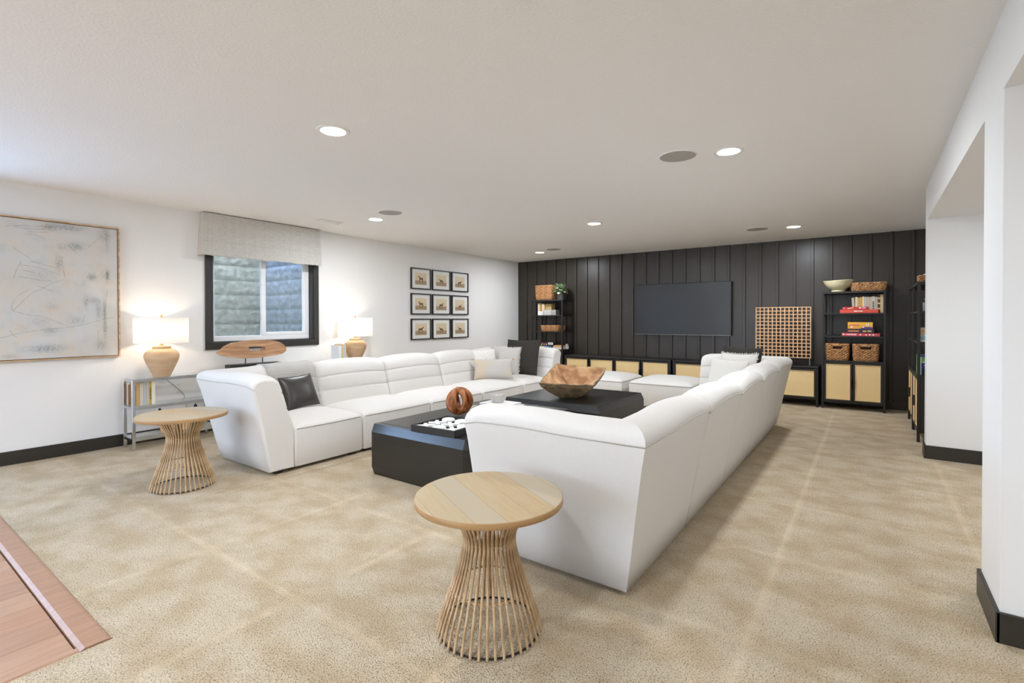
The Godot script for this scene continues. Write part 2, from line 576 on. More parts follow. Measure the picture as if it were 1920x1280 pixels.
# ---------------------------------------------------------------- the room
func room() -> void:
	# floor: carpet in two slabs round the wood corner, planks as parts
	var fb := B.new()
	fb.box(Vector3(-1.5, -0.15, -4.835), Vector3(10.0, 0.3, 8.33))          # z from -9 to -0.67
	fb.box(Vector3(0.515, -0.15, 1.765), Vector3(5.97, 0.3, 4.87))           # x from -2.47
	fb.box(Vector3(-4.485, -0.165, 1.765), Vector3(4.03, 0.27, 4.87))        # under the planks
	var fl := struct("floor", fb, M.carpet)
	var z := -0.565
	var xw := 0.178
	var x := -2.515
	var k := 0
	while x > -6.17:
		var zz := -0.565
		var first := 0.5 + 0.33 * float((k * 5) % 4)
		while zz < 4.0:
			var ln := first if zz < -0.5 else 1.35
			var z1 := minf(zz + ln, 4.1)
			part(fl, "plank", cub2(Vector3(x - xw + 0.0015, -0.04, zz + 0.0015), Vector3(x, -0.006, z1), 0.0015), M["plank%d" % ((k * 2 + int(zz * 3)) % 3 if zz > 0 else k % 3)])
			zz = z1
		x -= xw
		k += 1
	var ts := B.new()
	ts.prism(PackedVector2Array([Vector2(-0.668, -0.03), Vector2(-0.668, 0.002), Vector2(-0.655, 0.007), Vector2(-0.585, 0.007), Vector2(-0.569, 0.0), Vector2(-0.569, -0.03)]), -6.17, -2.472, func(a, b, d): return Vector3(d, b, a))
	part(fl, "transition_strip", ts, M.plank1)
	var te := B.new()
	te.prism(PackedVector2Array([Vector2(-2.513, -0.03), Vector2(-2.513, -0.001), Vector2(-2.505, 0.003), Vector2(-2.48, 0.003), Vector2(-2.472, -0.002), Vector2(-2.472, -0.03)]), -0.568, 4.1, func(a, b, d): return Vector3(a, b, d))
	part(fl, "transition_strip", te, M.plank0)
	# ceiling and the low hall ceiling whose side is the header over the openings
	var cb := B.new()
	cb.box(Vector3(-1.5, H + 0.1, -2.4), Vector3(10.0, 0.2, 13.4))
	struct("ceiling", cb, M.ceiling_paint)
	struct("wall_right_header", cub2(Vector3(RX, 2.185, -5.905), Vector3(3.2, H + 0.05, 4.2)), M.wall_paint)
	# left wall with the window hole and one for the unseen window
	var lw := B.new()
	var wx0 := LX - 0.25
	lw.box(Vector3((wx0 + LX) / 2, 1.25, (-2.634 - 0.3) / 2), Vector3(0.25, 2.6, 2.334))
	lw.box(Vector3((wx0 + LX) / 2, 1.25, (1.1 + 4.2) / 2), Vector3(0.25, 2.6, 3.1))
	lw.box(Vector3((wx0 + LX) / 2, 0.48, 0.4), Vector3(0.25, 1.06, 1.4))
	lw.box(Vector3((wx0 + LX) / 2, 2.325, 0.4), Vector3(0.25, 0.45, 1.4))
	lw.box(Vector3((wx0 + LX) / 2, 1.25, (-9.0 - 3.92) / 2), Vector3(0.25, 2.6, 5.08))
	lw.box(Vector3((wx0 + LX) / 2, 0.48, (-2.634 - 3.92) / 2), Vector3(0.25, 1.06, 1.286))
	lw.box(Vector3((wx0 + LX) / 2, 2.325, (-2.634 - 3.92) / 2), Vector3(0.25, 0.45, 1.286))
	struct("wall_left", lw, M.wall_paint)
	# right: near column, cross wall, nook, hall
	struct("wall_right_near", cub2(Vector3(RX, 0, -3.12), Vector3(0.95, 2.2, -2.72), 0.003), M.wall_paint)
	struct("wall_right_far", cub2(Vector3(RX, 0, -6.07), Vector3(3.2, H, -5.905), 0.003), M.wall_paint)
	struct("wall_nook", cub2(Vector3(0.84, 0, -9.0), Vector3(1.0, H, -6.07)), M.wall_paint)
	struct("wall_hall", cub2(Vector3(3.0, 0, -5.905), Vector3(3.2, H, 4.2)), M.wall_paint)
	var nw := B.new()
	nw.box(Vector3(-5.35, 1.25, 4.1), Vector3(1.9, 2.5, 0.2))
	nw.box(Vector3(0.5, 1.25, 4.1), Vector3(5.4, 2.5, 0.2))
	nw.box(Vector3(-3.3, 2.3, 4.1), Vector3(2.2, 0.4, 0.2))
	struct("wall_near", nw, M.wall_paint)
	var dr := Node3D.new()  # added glass door behind the camera, there to carry a fill light
	dr.name = "door_1"
	dr.set_meta("kind", "structure")
	add_child(dr)
	for x_ in [-4.36, -3.3, -2.24]: part(dr, "stile", cub(Vector3(x_, 1.05, 4.1), Vector3(0.08, 2.1, 0.06), 0.003), M.vinyl)
	for y_ in [0.04, 2.06]: part(dr, "rail", cub(Vector3(-3.3, y_, 4.1), Vector3(2.04, 0.08, 0.058), 0.003), M.vinyl)
	for x_ in [-3.83, -2.77]: part(dr, "pane", cub(Vector3(x_, 1.05, 4.1), Vector3(0.99, 1.95, 0.006)), M.glass)
	var w2 := Node3D.new()  # unseen second window, placed for the bluish light at the left
	w2.name = "window_2"
	w2.set_meta("kind", "structure")
	add_child(w2)
	for z_ in [-0.27, 0.4, 1.07]: part(w2, "stile", cub(Vector3(LX - 0.1, 1.555, z_), Vector3(0.06, 1.09, 0.06), 0.003), M.vinyl)
	for y_ in [1.04, 2.07]: part(w2, "rail", cub(Vector3(LX - 0.1, y_, 0.4), Vector3(0.058, 0.06, 1.28), 0.003), M.vinyl)
	for z_ in [0.065, 0.735]: part(w2, "pane", cub(Vector3(LX - 0.1, 1.555, z_), Vector3(0.006, 0.97, 0.61)), M.glass)
	var a2 := AreaLight3D.new()  # out of view, tints the carpet and near table bevel blue
	a2.name = "daylight"
	a2.position = Vector3(LX - 0.03, 1.555, 0.4)
	a2.rotation.y = -PI / 2
	a2.area_size = Vector2(1.3, 1.02)
	a2.light_color = Color(0.56, 0.77, 1.0)
	a2.light_energy = DOOR_FILL2
	a2.area_range = 20.0
	a2.shadow_enabled = true
	add_child(a2)
	var al := AreaLight3D.new()  # added fill light in the door opening, brightens the room from behind
	al.name = "daylight"
	al.position = Vector3(-3.3, 1.05, 4.04)
	al.area_size = Vector2(2.0, 1.95)
	al.light_color = Color(0.88, 0.94, 1.0)
	al.light_energy = DOOR_FILL
	al.area_range = 20.0
	al.shadow_enabled = true
	add_child(al)
	# back wall: black boards, a batten over every joint
	var bw := struct("wall_back", cub2(Vector3(-6.3, 0, BZ - 0.2), Vector3(1.0, H, BZ - 0.006)), M.black_paint)
	for i in range(-5, 25):
		var xr := -0.212 - 0.2385 * i
		if xr < -6.13: continue
		var pr := cub2(Vector3(maxf(xr - 0.2385 + 0.006, -6.172), 0.0, BZ - 0.02), Vector3(minf(xr - 0.001, 0.84), H, BZ))  # groove left beside each batten stands in for its cast shadow line
		if xr - 0.2385 < 0.84: part(bw, "wall_board", pr, M.black_paint)
		if xr < 0.83: part(bw, "batten", cub2(Vector3(maxf(xr - 0.043, LX), 0.1, BZ - 0.004), Vector3(xr, H, BZ + 0.02), 0.003), M.black_paint)
	# baseboards
	struct("baseboard_left", cub2(Vector3(LX, -0.01, BZ), Vector3(LX + 0.015, 0.12, 4.0), 0.004), M.baseboard_paint)
	struct("baseboard_back", cub2(Vector3(LX, -0.01, BZ), Vector3(0.84, 0.12, BZ + 0.018), 0.004), M.black_paint)
	var br := B.new()
	br.box(Vector3(RX - 0.007, 0.055, -5.9875), Vector3(0.015, 0.13, 0.195), 0.003)
	br.box(Vector3(1.7, 0.055, -5.8975), Vector3(2.58, 0.13, 0.015), 0.003)
	struct("baseboard_right_far", br, M.baseboard_paint)
	var bn := B.new()
	bn.box(Vector3(RX - 0.007, 0.055, -2.92), Vector3(0.015, 0.13, 0.43), 0.003)
	bn.box(Vector3(0.687, 0.055, -2.7125), Vector3(0.553, 0.13, 0.015), 0.003)
	bn.box(Vector3(0.687, 0.055, -3.1275), Vector3(0.553, 0.13, 0.015), 0.003)
	struct("baseboard_right_near", bn, M.baseboard_paint)
	struct("baseboard_nook", cub2(Vector3(0.825, -0.01, BZ + 0.02), Vector3(0.84, 0.12, -6.07), 0.004), M.baseboard_paint)
	# speakers and vent in the ceiling
	var sp := [[-1.17, -3.75, "round ceiling speaker grille nearest the camera, beside the light over the right sofa"], [-4.44, -3.79, "round ceiling speaker grille near the ceiling vent, above the left sofa"], [-1.245, -7.44, "round ceiling speaker grille in front of the black wall, right of the television"], [-4.49, -7.48, "round ceiling speaker grille in the far left corner of the ceiling"]]
	for s in sp:
		var o := thing("ceiling_speaker", s[2], "speaker", Vector3(s[0], H, s[1]), 0.0, "round speakers in the ceiling")
		var gr := B.new()
		gr.lathe(PackedVector2Array([Vector2(0.0, -0.006), Vector2(0.128, -0.006), Vector2(0.131, 0.0), Vector2(0.0, 0.0)]), 40)
		part(o, "grille", gr, M.grille)
		var rm := B.new()
		rm.lathe(PackedVector2Array([Vector2(0.13, -0.007), Vector2(0.136, -0.007), Vector2(0.139, 0.0), Vector2(0.13, 0.0), Vector2(0.13, -0.007)]), 40, Vector3.ZERO, 1.0, 1.0, false)
		part(o, "rim", rm, M.white_plastic)
	var v := thing("ceiling_vent", "white slatted air vent in the ceiling beside the window", "vent", Vector3(-5.45, H, -3.69))
	part(v, "frame", cub(Vector3(0, -0.004, 0), Vector3(0.13, 0.008, 0.33), 0.002), M.white_plastic)
	for i in 6:
		part(v, "slat", cub(Vector3(-0.045 + 0.018 * i, -0.011, 0), Vector3(0.011, 0.006, 0.29), 0.001), M.white_plastic)
	part(v, "dark_gap", cub(Vector3(0, -0.0085, 0), Vector3(0.1, 0.002, 0.29)), M.grille)
	part(v, "lever", cub(Vector3(0.0, -0.016, -0.12), Vector3(0.006, 0.016, 0.006)), M.grille)

# ---------------------------------------------------------------- window and its well
func window() -> void:
	var w := Node3D.new()
	w.name = "window_1"
	w.set_meta("kind", "structure")
	add_child(w)
	var z0 := -3.92
	var z1 := -2.634
	var y0 := 1.01
	var y1 := 2.1
	var t := 0.077
	part(w, "casing", cub2(Vector3(LX, y0 - t, z0 - t), Vector3(LX + 0.02, y0, z1 + t), 0.003), M.window_black)
	part(w, "casing", cub2(Vector3(LX, y0, z0 - t), Vector3(LX + 0.02, y1 + t, z0), 0.003), M.window_black)
	part(w, "casing", cub2(Vector3(LX, y0, z1), Vector3(LX + 0.02, y1 + t, z1 + t), 0.003), M.window_black)
	part(w, "casing", cub2(Vector3(LX, y1, z0), Vector3(LX + 0.02, y1 + t, z1), 0.003), M.window_black)
	part(w, "jamb", cub2(Vector3(LX - 0.25, y0, z0), Vector3(LX + 0.004, y1, z0 + 0.012)), M.window_black)
	part(w, "jamb", cub2(Vector3(LX - 0.25, y0, z1 - 0.012), Vector3(LX + 0.004, y1, z1)), M.window_black)
	part(w, "sill", cub2(Vector3(LX - 0.25, y0, z0 + 0.012), Vector3(LX + 0.004, y0 + 0.012, z1 - 0.012)), M.window_black)
	# vinyl slider
	var xa := LX - 0.16
	var xb := LX - 0.08
	var fz0 := z0 + 0.012
	var fz1 := z1 - 0.012
	var fy0 := y0 + 0.012
	part(w, "vinyl_frame", cub2(Vector3(xa, fy0, fz0), Vector3(xb, fy0 + 0.06, fz1), 0.004), M.vinyl)
	part(w, "vinyl_frame", cub2(Vector3(xa, y1 - 0.05, fz0), Vector3(xb, y1, fz1), 0.004), M.vinyl)
	part(w, "vinyl_frame", cub2(Vector3(xa, fy0 + 0.06, fz0), Vector3(xb, y1 - 0.05, fz0 + 0.05), 0.004), M.vinyl)
	part(w, "vinyl_frame", cub2(Vector3(xa, fy0 + 0.06, fz1 - 0.05), Vector3(xb, y1 - 0.05, fz1), 0.004), M.vinyl)
	var zm := (fz0 + fz1) / 2
	var sash := part(w, "sash", cub2(Vector3(xb - 0.03, fy0 + 0.06, zm - 0.03), Vector3(xb + 0.005, y1 - 0.05, zm + 0.03), 0.004), M.vinyl)
	part(w, "sash", cub2(Vector3(xb - 0.03, fy0 + 0.06, fz0 + 0.05), Vector3(xb + 0.002, y1 - 0.05, fz0 + 0.09), 0.004), M.vinyl)
	part(w, "sash", cub2(Vector3(xb - 0.03, fy0 + 0.06, fz0 + 0.09), Vector3(xb + 0.002, fy0 + 0.1, zm - 0.03), 0.004), M.vinyl)
	for yy in [1.32, 1.72]:
		part(sash, "latch", cub(Vector3(xb + 0.012, yy, zm + 0.03), Vector3(0.016, 0.05, 0.02), 0.004), M.white_plastic)
	part(w, "pane", cub2(Vector3(xa + 0.02, fy0 + 0.05, zm), Vector3(xa + 0.026, y1 - 0.04, fz1 - 0.04)), M.glass)
	part(w, "pane", cub2(Vector3(xb - 0.02, fy0 + 0.09, fz0 + 0.08), Vector3(xb - 0.014, y1 - 0.04, zm - 0.02)), M.glass)
	# the well outside: rock-faced block courses behind and at the far side
	var fn := FastNoiseLite.new()
	fn.seed = 5
	fn.frequency = 11.0
	fn.fractal_octaves = 4
	var back := struct("window_well_wall", cub2(Vector3(-7.82, 0.3, -4.2), Vector3(-7.64, 2.75, -2.1)), M.concrete_tan)
	var side := struct("window_well_wall_side", cub2(Vector3(-7.64, 0.3, -4.2), Vector3(LX - 0.25, 2.75, -3.995)), M.concrete_grey)
	var other := struct("window_well_wall_near", cub2(Vector3(-7.64, 0.3, -2.3), Vector3(LX - 0.25, 2.75, -2.1)), M.concrete_grey)
	other.set_meta("kind", "structure")
	var ch := 0.215
	for r in 11:
		var ya := 0.57 - ch + ch * r
		for part_i in 2:
			var wall_back_ := part_i == 0
			var n := 3 if wall_back_ else 2
			var total := 1.7 if wall_back_ else 1.21
			for c in n:
				var b := B.new()
				b.begin()
				var nu := 20
				var nv := 8
				var off := (0.3 if r % 2 else 0.0)
				var a0 := total * (c + (off if c > 0 else 0.0)) / n
				var a1 := total * (c + 1 + (off if c < n - 1 else 0.0)) / n
				var grid := []
				for i in nu + 1:
					var row := PackedVector3Array()
					for j in nv + 1:
						var s := a0 + (a1 - a0) * i / nu
						var y := ya + (ch - 0.006) * j / nv
						var edge := minf(minf(i, nu - i) / 2.0, minf(j, nv - j) / 1.5)
						var d := 0.025 + fn.get_noise_3d(s, y, 7.0 * part_i) * 0.03
						d *= clampf(edge, 0.1, 1.0)
						if wall_back_: row.push_back(Vector3(-7.64 + d, y, -2.3 - s))
						else: row.push_back(Vector3(-7.64 + s, y, -3.997 + d))
					grid.push_back(row)
				for i in nu:
					for j in nv:
						if wall_back_: b.quad(grid[i][j], grid[i][j + 1], grid[i + 1][j + 1], grid[i + 1][j], b.grp)
						else: b.quad(grid[i][j], grid[i + 1][j], grid[i + 1][j + 1], grid[i][j + 1], b.grp)
				if wall_back_:
					# face towards +x
					pass
				part(back if wall_back_ else side, "stone_block", b, M.concrete_tan if wall_back_ else M.concrete_grey)
	struct("window_well_ground", cub2(Vector3(-7.82, 0.25, -4.2), Vector3(LX - 0.25, 0.45, -2.1)), M.gravel)
	# fabric valance
	var va := thing("window_valance", "grey woven linen valance hung over the window top", "valance", Vector3(LX, 2.0, -3.23))
	var prof := func(x0, x1, y_, dz): return rrect(x0, x1, -0.735 - dz, 0.735 + dz, 0.008, y_, 3)
	var fr := B.new()
	fr.loft([prof.call(0.11, 0.125, 0.012, 0.012), prof.call(0.112, 0.127, 0.06, 0.012), prof.call(0.106, 0.121, 0.28, 0.004), prof.call(0.1, 0.115, 0.49, -0.006)])
	part(va, "front_panel", fr, M.linen_grey)
	for s in [-1.0, 1.0]:
		var sd := B.new()
		var z_ := func(o_): return s * (0.735 + o_)
		sd.loft([
			PackedVector3Array([Vector3(0.0, 0.012, z_.call(0.012)), Vector3(0.118, 0.012, z_.call(0.012)), Vector3(0.118, 0.012, z_.call(0.0)), Vector3(0.0, 0.012, z_.call(0.0))]),
			PackedVector3Array([Vector3(0.0, 0.28, z_.call(0.0)), Vector3(0.112, 0.28, z_.call(0.004)), Vector3(0.112, 0.28, z_.call(-0.008)), Vector3(0.0, 0.28, z_.call(-0.012))]),
			PackedVector3Array([Vector3(0.0, 0.49, z_.call(-0.02)), Vector3(0.107, 0.49, z_.call(-0.006)), Vector3(0.107, 0.49, z_.call(-0.018)), Vector3(0.0, 0.49, z_.call(-0.03))])], true, true, true, false)
		part(va, "side_return", sd, M.linen_grey)
	var hem := B.new()
	var hp := PackedVector3Array()
	for i in 60:
		var f := i / 59.0
		hp.push_back(Vector3(0.119, 0.016 + 0.004 * sin(f * 21.0) + 0.003 * sin(f * 47.0), -0.745 + 1.49 * f))
	hem.tube(hp, 0.011, 6, false, 0.7)
	part(va, "hem", hem, M.linen_grey)

# ---------------------------------------------------------------- the modular sofa
const BACK := [[0.0, 0.03], [0.035, 0.2], [0.075, 0.42], [0.12, 0.64], [0.145, 0.735], [0.143, 0.765], [0.125, 0.79], [0.09, 0.808], [0.04, 0.815], [-0.01, 0.81], [-0.05, 0.798], [-0.08, 0.772], [-0.1, 0.735], [-0.116, 0.692], [-0.117, 0.68], [-0.11, 0.672], [-0.121, 0.664], [-0.127, 0.652], [-0.144, 0.6], [-0.157, 0.553], [-0.158, 0.54], [-0.151, 0.532], [-0.162, 0.524], [-0.169, 0.512], [-0.188, 0.45], [-0.207, 0.375], [-0.215, 0.3], [-0.215, 0.03]]
const DEPTH := 0.862
const MW := 0.91

func back_ring(o: Vector3, dir: Vector3, shrink: float, bulge: float) -> PackedVector3Array:
	var out := PackedVector3Array()
	for p in BACK:
		var d: float = p[0]
		var y: float = p[1]
		if y > 0.4:
			var f := (y - 0.4) / 0.41
			y += bulge * f * 0.028
			if d < -0.03: d -= bulge * 0.018 * sin(clampf((0.8 - y) / 0.4, 0.0, 1.0) * PI)
		if shrink > 0.0:
			var c := Vector2(-0.04, clampf(y, 0.12, 0.68))
			var q := Vector2(d, y)
			var l := q.distance_to(c)
			q = q.move_toward(c, minf(shrink, l * 0.9))
			d = q.x
			y = maxf(q.y, 0.03)
		out.push_back(o + Vector3(dir.x * d, y, dir.z * d))
	return out

# arm: 0 none, -1 at the module's left end (x = 0), 1 at its right end
func sofa_module(label: String, arm: int) -> Node3D:
	var t := thing("sofa_module", label, "sofa", Vector3.ZERO, 0.0, "white sofa modules")
	var rings := []
	var crease := PackedVector3Array()
	var arm_stations := [[DEPTH, 0.02, -0.5], [DEPTH - 0.006, 0.008, -0.4], [DEPTH - 0.025, 0.0, -0.2]]
	for i in 7: arm_stations.push_back([lerpf(DEPTH - 0.09, 0.26, i / 6.0), 0.0, lerpf(0.4, 0.7, sin(PI * i / 6.0))])
	var back_stations := []
	var b0 := 0.26 if arm == -1 else 0.004
	var b1 := MW - 0.26 if arm == 1 else MW - 0.004
	var nb := 9
	for i in nb:
		var f := float(i) / (nb - 1)
		back_stations.push_back([lerpf(b0 + (0.0 if arm == -1 else 0.03), b1 - (0.0 if arm == 1 else 0.03), f), 0.0, 1.0 - pow(absf(2.0 * f - 1.0), 2.5) if arm == 0 else (0.5 + 0.5 * sin(PI * f))])
	var path := []
	if arm == -1:
		for s in arm_stations: path.push_back([Vector3(0, 0, s[0]), Vector3(-1, 0, 0), s[1], s[2]])
		path.push_back([Vector3.ZERO, Vector3(-1, 0, -1), 0.0, 0.4])
	else:
		path.push_back([Vector3(b0, 0, 0), Vector3(0, 0, -1), 0.018, -0.5])
		path.push_back([Vector3(b0 + 0.01, 0, 0), Vector3(0, 0, -1), 0.005, -0.3])
	for s in back_stations: path.push_back([Vector3(s[0], 0, 0), Vector3(0, 0, -1), s[1], s[2]])
	if arm == 1:
		path.push_back([Vector3(MW, 0, 0), Vector3(1, 0, -1), 0.0, 0.4])
		arm_stations.reverse()
		for s in arm_stations: path.push_back([Vector3(MW, 0, s[0]), Vector3(1, 0, 0), s[1], s[2]])
	else:
		path.push_back([Vector3(b1 - 0.01, 0, 0), Vector3(0, 0, -1), 0.005, -0.3])
		path.push_back([Vector3(b1, 0, 0), Vector3(0, 0, -1), 0.018, -0.5])
	var bands := PackedInt32Array()
	var band := 0
	for q in path:
		if (q[1] as Vector3).length() > 1.1: band = 1
		bands.push_back(band)
		var r := back_ring(q[0], q[1], q[2], q[3])
		rings.push_back(r)
		crease.push_back(r[4] + Vector3(0, 0.0, 0))
	var bk := B.new()
	bk.loft(rings, false, false, true, true, bands)
	bk.begin()
	var poly := PackedVector2Array()
	for p in BACK: poly.push_back(Vector2(p[0], p[1]))
	var idx := Geometry2D.triangulate_polygon(poly)
	for e in [0, rings.size() - 1]:
		var rg: PackedVector3Array = rings[e]
		for i in range(0, idx.size(), 3): bk.tri(rg[idx[i]], rg[idx[i + 1]], rg[idx[i + 2]], bk.grp + e)
	var back := part(t, "backrest", bk, M.boucle)
	var pp := B.new()
	pp.tube(crease, 0.0035, 6)
	part(back, "piping", pp, M.piping)
	var x0 := 0.205 if arm == -1 else 0.004
	var x1 := MW - (0.205 if arm == 1 else 0.004)
	part(t, "seat", seat_shape(x0, x1, 0.16, DEPTH), M.boucle)
	var sp := B.new()
	sp.tube(PackedVector3Array([Vector3(x0 + 0.012, 0.352, DEPTH - 0.02), Vector3(x0 + 0.03, 0.352, DEPTH + 0.001), Vector3((x0 + x1) / 2, 0.35, DEPTH + 0.004), Vector3(x1 - 0.03, 0.352, DEPTH + 0.001), Vector3(x1 - 0.012, 0.352, DEPTH - 0.02)]), 0.0035, 6)
	part(t, "piping", sp, M.piping)
	for fx in [0.09, MW - 0.09]:
		for fz in [0.07, DEPTH - 0.07]: part(t, "foot", cub(Vector3(fx, 0.018, fz), Vector3(0.06, 0.036, 0.06), 0.004), M.black_wood)
	return t

func seat_shape(x0: float, x1: float, z0: float, z1: float, crown := 0.085) -> B:
	var b := B.new()
	var rings := []
	rings.push_back(rrect(x0 + 0.008, x1 - 0.008, z0 + 0.008, z1 - 0.008, 0.02, 0.03))
	rings.push_back(rrect(x0, x1, z0, z1, 0.02, 0.045))
	rings.push_back(rrect(x0 - 0.001, x1 + 0.001, z0, z1 + 0.003, 0.024, 0.2))
	rings.push_back(rrect(x0, x1, z0, z1 + 0.001, 0.024, 0.335))
	rings.push_back(rrect(x0 + 0.004, x1 - 0.004, z0 + 0.004, z1 - 0.003, 0.025, 0.355))
	var a := minf(x1 - x0, z1 - z0) / 2.0 - 0.01
	for i in 11:
		var f := pow((i + 1) / 11.0, 1.6)
		var ins := 0.006 + (a - 0.006) * f
		rings.push_back(rrect(x0 + ins, x1 - ins, z0 + ins, z1 - ins, 0.03 + 0.25 * f, 0.357 + crown * pow(1.0 - pow(1.0 - f, 2.0), 0.62)))
	b.loft(rings)
	return b

func sofas() -> void:
	var zl := -2.12
	var l0 := sofa_module("white boucle corner sofa module with grey throw, beside the small round table at left", -1)
	l0.position = Vector3(-4.81, 0, zl); l0.rotation.y = PI / 2
	var mid := sofa_module("white boucle armless sofa module in the left row, beside the one with grey throw", 0)
	mid.position = Vector3(-4.81, 0, zl - MW); mid.rotation.y = PI / 2
	dup(mid, "white boucle armless sofa module in the middle of the left row, below the framed prints", Vector3(-4.81, 0, zl - 2 * MW), PI / 2)
	dup(mid, "white boucle armless sofa module of the left row that holds the beige lumbar pillow", Vector3(-4.81, 0, zl - 3 * MW), PI / 2)
	var l4 := sofa_module("white boucle corner sofa module with tall dark ribbed pillow, far end of left row", 1)
	l4.position = Vector3(-4.81, 0, zl - 4 * MW); l4.rotation.y = PI / 2
	var zr := -2.14
	dup(l4, "white boucle corner sofa module behind the nearest round table, closest to the camera", Vector3(-0.9, 0, zr - MW), -PI / 2)
	dup(mid, "white boucle armless sofa module of the right row, next to the nearest corner module", Vector3(-0.9, 0, zr - 2 * MW), -PI / 2)
	dup(mid, "white boucle armless sofa module in the middle of the right row", Vector3(-0.9, 0, zr - 3 * MW), -PI / 2)
	dup(mid, "white boucle armless sofa module of the right row, just before its far corner", Vector3(-0.9, 0, zr - 4 * MW), -PI / 2)
	dup(l0, "white boucle corner sofa module at the far end of the right row, holding three pillows", Vector3(-0.9, 0, zr - 5 * MW), -PI / 2)
	var ot := thing("ottoman", "square white boucle ottoman at left, behind the big wooden bowl", "ottoman", Vector3(-3.86, 0, -7.72), 0.0, "white ottomans")
	part(ot, "seat", seat_shape(0.0, 0.9, 0.0, 0.86, 0.09), M.boucle)
	var pp := B.new()
	var ring := rrect(-0.001, 0.901, -0.001, 0.862, 0.03, 0.35)
	pp.tube(ring, 0.005, 6, true)
	part(ot, "piping", pp, M.piping)
	for fx in [0.09, 0.81]:
		for fz in [0.07, 0.79]: part(ot, "foot", cub(Vector3(fx, 0.018, fz), Vector3(0.06, 0.036, 0.06), 0.004), M.black_wood)
	dup(ot, "square white boucle ottoman at right, touching the arm of the far right sofa corner", Vector3(-2.85, 0, -7.72))

# ---------------------------------------------------------------- black coffee tables and what lies on them
func coffee_table(label: String, lo: Vector3, hi: Vector3) -> void:
	var c := Vector3((lo.x + hi.x) / 2, 0, (lo.z + hi.z) / 2)
	var o := thing("coffee_table", label, "coffee table", c, 0.0, "black block coffee tables")
	var s := hi - lo
	part(o, "body", cub(Vector3(0, 0.21, 0), Vector3(s.x, 0.42, s.z), Vector3(0.034, 0.066, 0.026)), M.table_black)
	var t := B.new()
	t.box(Vector3(0, 0.4205, 0), Vector3(s.x - 0.14, 0.003, s.z - 0.14), 0.001)
	part(o, "top_panel", t, M.table_black)

